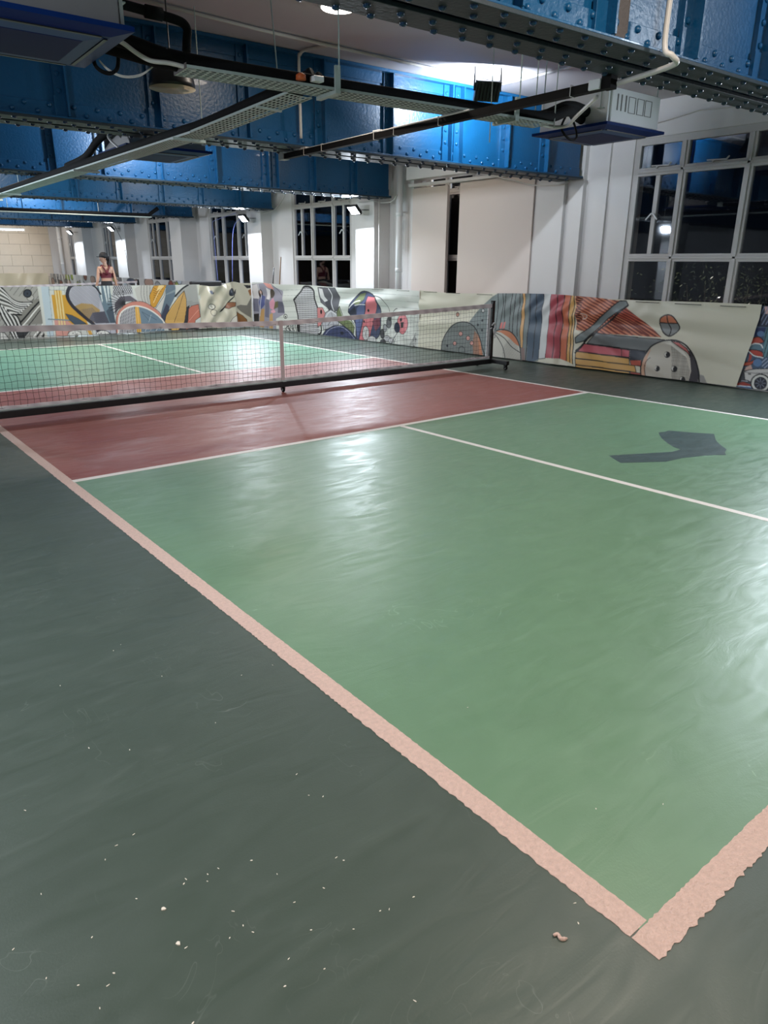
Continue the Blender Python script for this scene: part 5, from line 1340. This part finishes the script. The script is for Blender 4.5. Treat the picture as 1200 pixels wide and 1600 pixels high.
def topB(s): return 1.035 + 0.010*np.sin(s*2.0) + 0.02*gauss(s, 6.4, 0.8) - 0.015*gauss(s, 8.6, 0.8)
CREAM = np.array([lin(208), lin(205), lin(188)], np.float32); PALE = np.array([lin(206), lin(209), lin(203)], np.float32); PALEG = np.array([lin(162), lin(161), lin(156)], np.float32)
def fillA(R): R.hatch(np.array([[2.4, .1], [2.75, .1], [2.75, .95], [2.4, .95]]), 40, 0.11, 0.04, paint_rgb('200,118,62'))
banner('vinyl_banner', 'banner at right edge printed with a white car and blue waves', ['A'], 2.75, 3.72, wall_place(-0.012), np.array([lin(70), lin(88), lin(112)], np.float32), True, wave=waveB, extra=fillA)
edgeB = lambda s, z: -gauss(s, 3.60, 0.25)*0.07*np.clip((0.45 - z)/0.45, -0.9, 1)
banner('vinyl_banner', 'long cream banner printed with bowling ball, stripes and basketball', ['B'], 3.60, 9.44, wall_place(0.012), CREAM, True, wave=waveB, top=topB, edge=edgeB)
banner('vinyl_banner', 'pale banner behind the net printed with a racket and dark oval ball', ['C'], 9.42, 15.06, wall_place(0.0), PALE, True, wave=waveC, top=lambda s: 1.02 + 0.03*gauss(s, 14.6, 0.5) - 0.01*np.sin(s*2.3), z0=0.02)
def waveF(s, z):
    d = 0.05*np.sin((s*1.0 + z*0.9)*13)*gauss(s, 6.5, 0.45)*np.clip(z, 0, 1) + 0.035*np.sin((s*1.6 - z*1.2)*10)*gauss(s, 6.25, 0.4)
    d += 0.05*gauss(s - 0.15*(1 - z), 6.72, 0.05) + 0.03*gauss(s + 0.2*(1 - z), 6.15, 0.06)
    return d
def topF(s): return 0.99 + 0.055*gauss(s, 6.78, 0.16) + 0.03*gauss(s, 7.2, .4) - 0.035*gauss(s, 6.3, 0.22)
banner('vinyl_banner', 'crumpled cream banner in the far corner printed with a dark ball', ['F'], 5.93, 7.26, far_place(0.02), np.array([lin(206), lin(200), lin(180)], np.float32), False, wave=waveF, top=topF, cell=0.010)
banner('vinyl_banner', 'far banner printed with gold leaves, surfboard and yellow block', ['D'], 2.53, 5.97, far_place(0.0), PALE, False, wave=lambda s, z: 0.012*np.sin(s*6 + z*2) + 0.006*np.sin(s*17), cell=0.010, z1=1.0)
banner('vinyl_banner', 'grey far banner at left edge printed with black and white lines', ['E'], -0.8, 2.55, far_place(0.01), PALEG, False, wave=lambda s, z: 0.012*np.sin(s*6 + z*2), cell=0.010, z1=1.0)
def blobs(R):
    r = np.random.default_rng(3)
    for k in range(46):
        s = r.uniform(19.5, 32.5); z = r.uniform(.55, .96); a, b = r.uniform(.12, .4), r.uniform(.06, .2)
        c = [paint_rgb(h) for h in ('124,66,56', '70,80,106', '140,156,60', '216,180,174', '84,82,90', '184,192,204', '138,138,146', '168,138,128')][k % 8]
        th = np.linspace(0, 2*math.pi, 12)[:-1]; P = np.stack([s + a*np.cos(th), z + b*np.sin(th)], 1); R.poly(P, c)
        R.line(np.vstack([P, P[:1]]), .03, paint_rgb('40,40,44'))
    for k in range(12):
        s = r.uniform(24, 32); R.line(np.array([[s, .5], [s + .1, 1.0]]), .10, paint_rgb('228,224,222'))
banner('vinyl_banner', 'far side banner with coloured shapes seen above the nearer banners', [], 15.9, 32.8, lambda s: (7.40 + 0*s, s, -1 + 0*s, 0*s), np.array([lin(190), lin(188), lin(190)], np.float32), True, cell=0.025, z1=0.98, wave=lambda s, z: 0.02*np.sin(s*4), extra=blobs)
banner('vinyl_banner', 'plain cream banner hung along the end wall', [], -2.0, 7.35, lambda s: (s, YE - 0.12 + 0*s, 0*s, -1 + 0*s), np.array([lin(198), lin(184), lin(156)], np.float32), False, cell=0.03, z1=0.99, wave=lambda s, z: 0.03*np.sin(s*5 + 3*z) + 0.02*np.sin(s*11 - 5*z))
# lacing cords along the upper edge
n2 = Vector((-1, -0.058, 0)).normalized()
for (a, b), lab in zip(((3.72, 4.02), (4.28, 4.62), (4.86, 5.18), (7.75, 8.05), (8.45, 8.75), (9.0, 9.3), (9.7, 10.0), (10.4, 10.7)),
                       ('rightmost dark lacing cord', 'second dark lacing cord from the right', 'third dark lacing cord from the right', 'dark lacing cord right of the window slit', 'dark lacing cord below the window slit', 'dark lacing cord left of the window slit', 'dark lacing cord below the narrower board', 'leftmost dark lacing cord, below the drain pipe')):
    p = Vector((8.134 - 0.058*a, a, 1.005)) + n2*0.045; q = Vector((8.134 - 0.058*b, b, 1.005)) + n2*0.045
    tag(MB().tube([p - n2*.03, p, q, q - n2*.03], 0.004, 6).build('lacing_cord', M['rope']), lab + ' along the top edge of the right-hand banners', 'cord', 'lacing cords on the right-hand banners')
# low barrier frame that carries the banners
bf = thing('barrier_frame', 'grey steel barrier frame carrying the far banners', 'barrier')
for x in np.arange(-0.7, 7.2, 1.3): MB().box(x - 0.02, x + 0.02, 15.19, 15.23, 0, 0.94).build('upright', M['frame'], bf)
for z in (0.10, 0.92): MB().bar((-0.8, 15.21, z), (7.25, 15.21, z), 0.035).build('rail', M['frame'], bf)
# dark cloth folded over the far rail
cl = MB().box(5.85, 6.62, 15.30, 15.42, 0.95, 1.06).build('folded_cloth', M['leggings'], None, bevel=0.03)
tag(cl, 'dark grey bundle lying behind the crumpled banner', 'cloth')
MB().box(5.85, 6.62, 15.27, 15.45, 0.0, 0.95).build('trim_14', M['frame'], kind='structure')

# ------------------------------------------------------------------ the woman
def skin_body(nodes, edges, name, subdiv=2):
    me = bpy.data.meshes.new(name + '_cage'); me.from_pydata([n[0] for n in nodes], edges, []); me.update()
    o = bpy.data.objects.new(name + '_cage', me); COL.objects.link(o)
    sk = o.modifiers.new('skin', 'SKIN'); sk.use_smooth_shade = True
    for i, n in enumerate(nodes):
        d = me.skin_vertices[0].data[i]; r = n[1] if isinstance(n[1], tuple) else (n[1], n[1]); d.radius = r; d.use_root = (i == 0)
    ss = o.modifiers.new('sub', 'SUBSURF'); ss.levels = subdiv; ss.render_levels = subdiv
    dg = bpy.context.evaluated_depsgraph_get(); out = bpy.data.meshes.new_from_object(o.evaluated_get(dg)); out.name = name
    bpy.data.objects.remove(o); out.polygons.foreach_set('use_smooth', [True]*len(out.polygons)); return out
wm = thing('person', 'person in black cap and maroon sports top standing behind the far banner, back turned', 'person', (4.86, 18.0, 0.0))
nd = [((0, 0, 0.90), (.150, .105)), ((0, 0.01, 1.02), (.118, .085)), ((0, 0.015, 1.15), (.135, .092)), ((0, 0.01, 1.28), (.140, .088)), ((0, 0.0, 1.345), (.075, .06)), ((0, 0.005, 1.42), (.048, .048)), ((-0.005, 0.01, 1.50), (.05, .055)),
      # legs 7-12
      ((.085, 0, .82), .085), ((.095, .01, .48), .056), ((.10, 0, .10), .036), ((-.085, 0, .82), .085), ((-.095, .01, .48), .056), ((-.10, 0, .10), .036),
      # feet 13-14
      ((.11, .13, .04), .032), ((-.11, .13, .04), .032),
      # arms 15..
      ((.155, 0, 1.315), .050), ((.205, -.02, 1.05), .036), ((.245, .04, .84), .026), ((-.155, 0, 1.315), .050), ((-.215, -.02, 1.05), .036), ((-.265, .04, .84), .026),
      # palms
      ((.250, .055, .77), (.030, .016)), ((-.272, .055, .77), (.030, .016))]
ed = [(0, 1), (1, 2), (2, 3), (3, 4), (4, 5), (5, 6), (0, 7), (7, 8), (8, 9), (9, 13), (0, 10), (10, 11), (11, 12), (12, 14), (3, 15), (15, 16), (16, 17), (17, 21), (3, 18), (18, 19), (19, 20), (20, 22)]
for sgn, base, vi in ((1, (.250, .055, .77), 21), (-1, (-.272, .055, .77), 22)):
    for k, ln in enumerate((.070, .080, .075, .060)):
        i = len(nd); bx = base[0] + 0.004*sgn; by = base[1] - .024 + .016*k
        nd += [((bx, by, .72), .009), ((bx - .006*sgn, by + .004, .72 - ln*.55), .008), ((bx - .014*sgn, by + .01, .72 - ln), .007)]; ed += [(vi, i), (i, i+1), (i+1, i+2)]
    i = len(nd); nd += [((base[0] - .012*sgn, base[1] + .040, .755), .010), ((base[0] - .016*sgn, base[1] + .058, .715), .009)]; ed += [(vi, i), (i, i+1)]
body_me = skin_body(nd, ed, 'body'); body_me.materials.append(M['skin'])
body = inst('body', body_me, wm)
def shell(src, keep, off, name, m, parent):
    bm = bmesh.new(); bm.from_mesh(src); bm.normal_update()
    bmesh.ops.delete(bm, geom=[f for f in bm.faces if not keep(f.calc_center_median())], context='FACES')
    for v in bm.verts: v.co += v.normal * off
    me = bpy.data.meshes.new(name); bm.to_mesh(me); bm.free(); me.materials.clear(); me.materials.append(m)
    me.polygons.foreach_set('use_smooth', [True]*len(me.polygons)); o = inst(name, me, parent); return o
shell(body_me, lambda c: c.z < 1.0 and abs(c.x) < 0.19 + 0.0*c.z and c.z > 0.09, 0.006, 'leggings', M['leggings'], wm)
shell(body_me, lambda c: c.z <= 0.11, 0.008, 'shoes', M['white'], wm)
shell(body_me, lambda c: 1.075 < c.z < 1.205 and abs(c.x) < 0.17, 0.007, 'sports_top', M['maroon'], wm)
stp = MB()
for sg in (-1, 1):
    stp.tube(smooth_path([(sg*.03, -.105, 1.18), (sg*.028, -.10, 1.25), (sg*.075, -.075, 1.34), (sg*.088, -.01, 1.385), (sg*.09, .075, 1.32), (sg*.09, .105, 1.2)], 5), 0.016, 6)
stp.tube([(0, -.108, 1.16), (0, -.104, 1.27)], 0.030, 8)
stp.build('top_straps', M['maroon'], wm, True)
# head turned to its left, towards -x
hb = bmesh.new(); bmesh.ops.create_uvsphere(hb, u_segments=28, v_segments=20, radius=1.0)
for v in hb.verts:
    p = v.co.copy(); x, y, z = p
    w = 0.074*(1 - 0.22*max(0, -z)**1.5)
    q = Vector((x*0.094*(1 - 0.10*max(0, -z)), y*w, z*0.118))
    front = max(0, -x)
    q.x -= 0.020*front**14*math.exp(-((z + 0.12)/0.16)**2)*math.exp(-(y/0.22)**2)          # nose
    q.x += 0.010*front**4*(math.exp(-((z - 0.08)/0.12)**2))*(math.exp(-((abs(y) - 0.42)/0.2)**2))   # eye sockets
    q.x -= 0.006*front**6*math.exp(-((z + 0.48)/0.09)**2)*math.exp(-(y/0.35)**2)           # lips
    q.x -= 0.010*front**3*math.exp(-((z + 0.80)/0.2)**2)                                   # chin
    v.co = q
hm = bpy.data.meshes.new('head'); hb.to_mesh(hm); hb.free(); hm.materials.append(M['skin']); hm.polygons.foreach_set('use_smooth', [True]*len(hm.polygons))
head = inst('head', hm, wm, (-0.012, 0.012, 1.545), (0, math.radians(8), math.radians(10)))
for sg in (-1, 1):
    MB().lathe([(0, -.009), (.007, -.006), (.009, 0), (.007, .006), (0, .009)], 10, (-.080, sg*.031, .010)).build('eye', M['white'], head, True)
    MB().lathe([(0, -.005), (.005, -.003), (.005, .003), (0, .005)], 8, (-.0865, sg*.031, .010)).build('pupil', M['hair'], head, True)
    MB().lathe([(0, -.030), (.012, -.022), (.016, 0.0), (.015, .016), (0, .028)], 10, (.008, sg*.072, -.006)).build('ear', M['skin'], head, True)
MB().tube([(-.092, -.022, -.056), (-.099, 0, -.058), (-.092, .022, -.056)], [.004, .006, .004], 6).build('mouth', M['maroon'], head, True)
MB().lathe([(.103, -.005), (.106, .03), (.098, .075), (.070, .112), (.03, .130), (0, .133)], 24, (.004, 0, 0.012)).build('cap', M['cap'], head, True)
bv = []; bf_ = []
for i in range(9):
    a = math.radians(-52 + 13*i)
    for rr, zz in ((.098, .016), (.178 - .02*abs(i-4)/4, .006), (.098, .010), (.178 - .02*abs(i-4)/4, 0.0)): bv.append((.004 - rr*math.cos(a), rr*math.sin(a)*.86, zz + .01))
for i in range(8):
    a = i*4; b = a + 4; bf_ += [(a, b, b+1, a+1), (a+2, a+3, b+3, b+2), (a+1, b+1, b+3, a+3)]
MB().add(bv, bf_).build('cap_peak', M['cap'], head)
MB().lathe([(0, -.085), (.055, -.07), (.088, -.02), (.092, .02), (.08, .05), (0, .07)], 18, (.028, 0, .02)).build('hair', M['hair'], head, True)
MB().tube(smooth_path([(.085, 0, .05), (.125, -.005, .04), (.140, -.01, -.02), (.128, -.015, -.10), (.115, -.02, -.18), (.105, -.02, -.25)], 5), [.02]*5 + [.034]*5 + [.042]*5 + [.040]*5 + [.026]*5 + [.006], 10).build('ponytail', M['hair'], head, True)

# ------------------------------------------------------------------ flakes on the floor
CH = [(-0.5,2.09),(-0.54,2.06),(-0.81,1.5),(-0.43,1.37),(-0.09,1.57),(-0.22,1.58),(-0.71,1.41),(-0.88,1.04),(-0.92,1.01),(-1.08,1.0),(-0.9,0.84),(-0.86,0.77),(-0.73,0.66),(-0.73,0.61),(-0.72,0.58),(-0.77,0.6),(-0.87,0.66),(-0.86,0.64),(-1.02,0.8),(-1.17,0.88),(-1.13,0.76),(-1.01,0.68),(-1.03,0.66),(-1.08,0.7),(-0.69,0.47),(-0.64,0.4),(-0.73,0.42),(-0.53,0.22),(-0.61,0.5),(-0.6,0.59),(-0.59,0.69),(-0.62,0.77),(-0.44,0.64),(-0.43,0.62),(-0.52,0.58),(-0.37,0.88),(-0.34,0.85),(-0.35,0.98),(-0.73,0.8),(-0.7,0.8),(-0.74,0.78),(-0.79,0.81),(-0.78,0.82),(-0.45,0.44),(-0.43,0.43),(-0.53,0.44),(-0.36,0.42),(-1.04,1.33),(-0.78,1.93),(-0.46,1.76),(-1.06,0.62),(-0.92,0.47),(-0.83,1.05),(0.25,0.32),(0.42,0.21),(0.31,0.9),(-0.1,0.12),(-0.06,0.16)]
fm = []
for k in range(5):
    n = 6 + k % 3; L_ = 0.0029 + 0.0009*(k % 3); Wd = 0.0012 + 0.0005*(k % 2)
    fm.append(MB().prism([(L_*math.cos(2*math.pi*i/n)*random.uniform(.75, 1.1), Wd*math.sin(2*math.pi*i/n)*random.uniform(.75, 1.2)) for i in range(n)], 0, 0.0012).mesh('paint_flake', M['flake']))
big = MB().prism([(0.0065*math.cos(2*math.pi*i/8)*random.uniform(.7, 1.1), 0.0045*math.sin(2*math.pi*i/8)*random.uniform(.7, 1.2)) for i in range(8)], 0, 0.003).mesh('paint_flake', M['flake'])
for i, (x, y) in enumerate(CH):
    b = i in (11, 16); o = inst('paint_flake', big if b else fm[i % 5], None, (x, y, 0.0013 if x > 0.04 and y > 0 else 0.0), (0, 0, random.uniform(0, 3.1)))
    if b: tag(o, ('larger white crumb on the floor at lower left, farther from the camera', 'larger white crumb on the floor at lower left, nearer to the camera')[i == 16], 'flake')
    else: tag(o, 'tiny white paint flake lying on the green floor', 'flake', 'tiny white flakes on the floor')
tag(MB().tube(smooth_path([(-0.175, 0.135, 0.003), (-0.165, 0.13, 0.005), (-0.168, 0.118, 0.003), (-0.155, 0.11, 0.003)], 4), [.003, .004, .004, .004, .004, .004, .005, .005, .005, .005, .005, .003, .002], 6).build('paint_scrap', M['tape'], None, True), 'curled pink scrap of paint near the lower right line corner', 'scrap')

# ------------------------------------------------------------------ shrub outside the big window, under an added lamp
tr = thing('shrub', 'dark shrub outside the large window with leaves catching lamp light', 'shrub', (9.6, 4.6, 0))
lv = MB()
for k in range(1100):
    c = Vector((random.gauss(0, .28), random.gauss(0, .75), random.uniform(0.55, 1.42 + .1*math.sin(k)))); a = Vector((random.gauss(0, 1), random.gauss(0, 1), random.gauss(0, 1))).normalized(); b = a.orthogonal().normalized()
    lv.add([c - a*.030, c + b*.013, c + a*.030, c - b*.013], [(0, 1, 2, 3)])
lv.build('foliage', M['leaf'], tr, kind='stuff')
for k in range(7): MB().tube(smooth_path([(random.uniform(-.05, .05), -.7 + .23*k, 0), (random.uniform(-.1, .1), -.72 + .24*k, .5), (random.uniform(-.2, .2), -.78 + .26*k, 1.2)], 4), .012, 6).build('stem', M['tree_bark'], tr)
MB().box(8.3, 13, -6, 33, -0.12, 0.0).build('floor_outside', M['tree_bark'], kind='structure')
sl = thing('outside_fill_lamp', 'added fill lamp outside beyond the shrub', 'fill lamp', (10.6, 9.2, 0))  # unseen lamp added to light the shrub and the outer wall
MB().tube([(0, 0, 0), (0, 0, 4.0), (-0.15, 0, 4.15), (-0.6, 0, 4.2)], 0.05, 10).build('post', M['black'], sl)
MB().box(-0.9, -0.45, -0.1, 0.1, 4.15, 4.25).build('lamp_head', M['black'], sl, bevel=0.02)
pd = bpy.data.lights.new('outside_fill_light', 'AREA'); pd.size = 0.15; pd.energy = 450; pd.color = (1, 0.9, 0.75)
po = bpy.data.objects.new('outside_fill_light', pd); COL.objects.link(po); po.parent = sl; po.location = (-0.68, 0, 4.13)
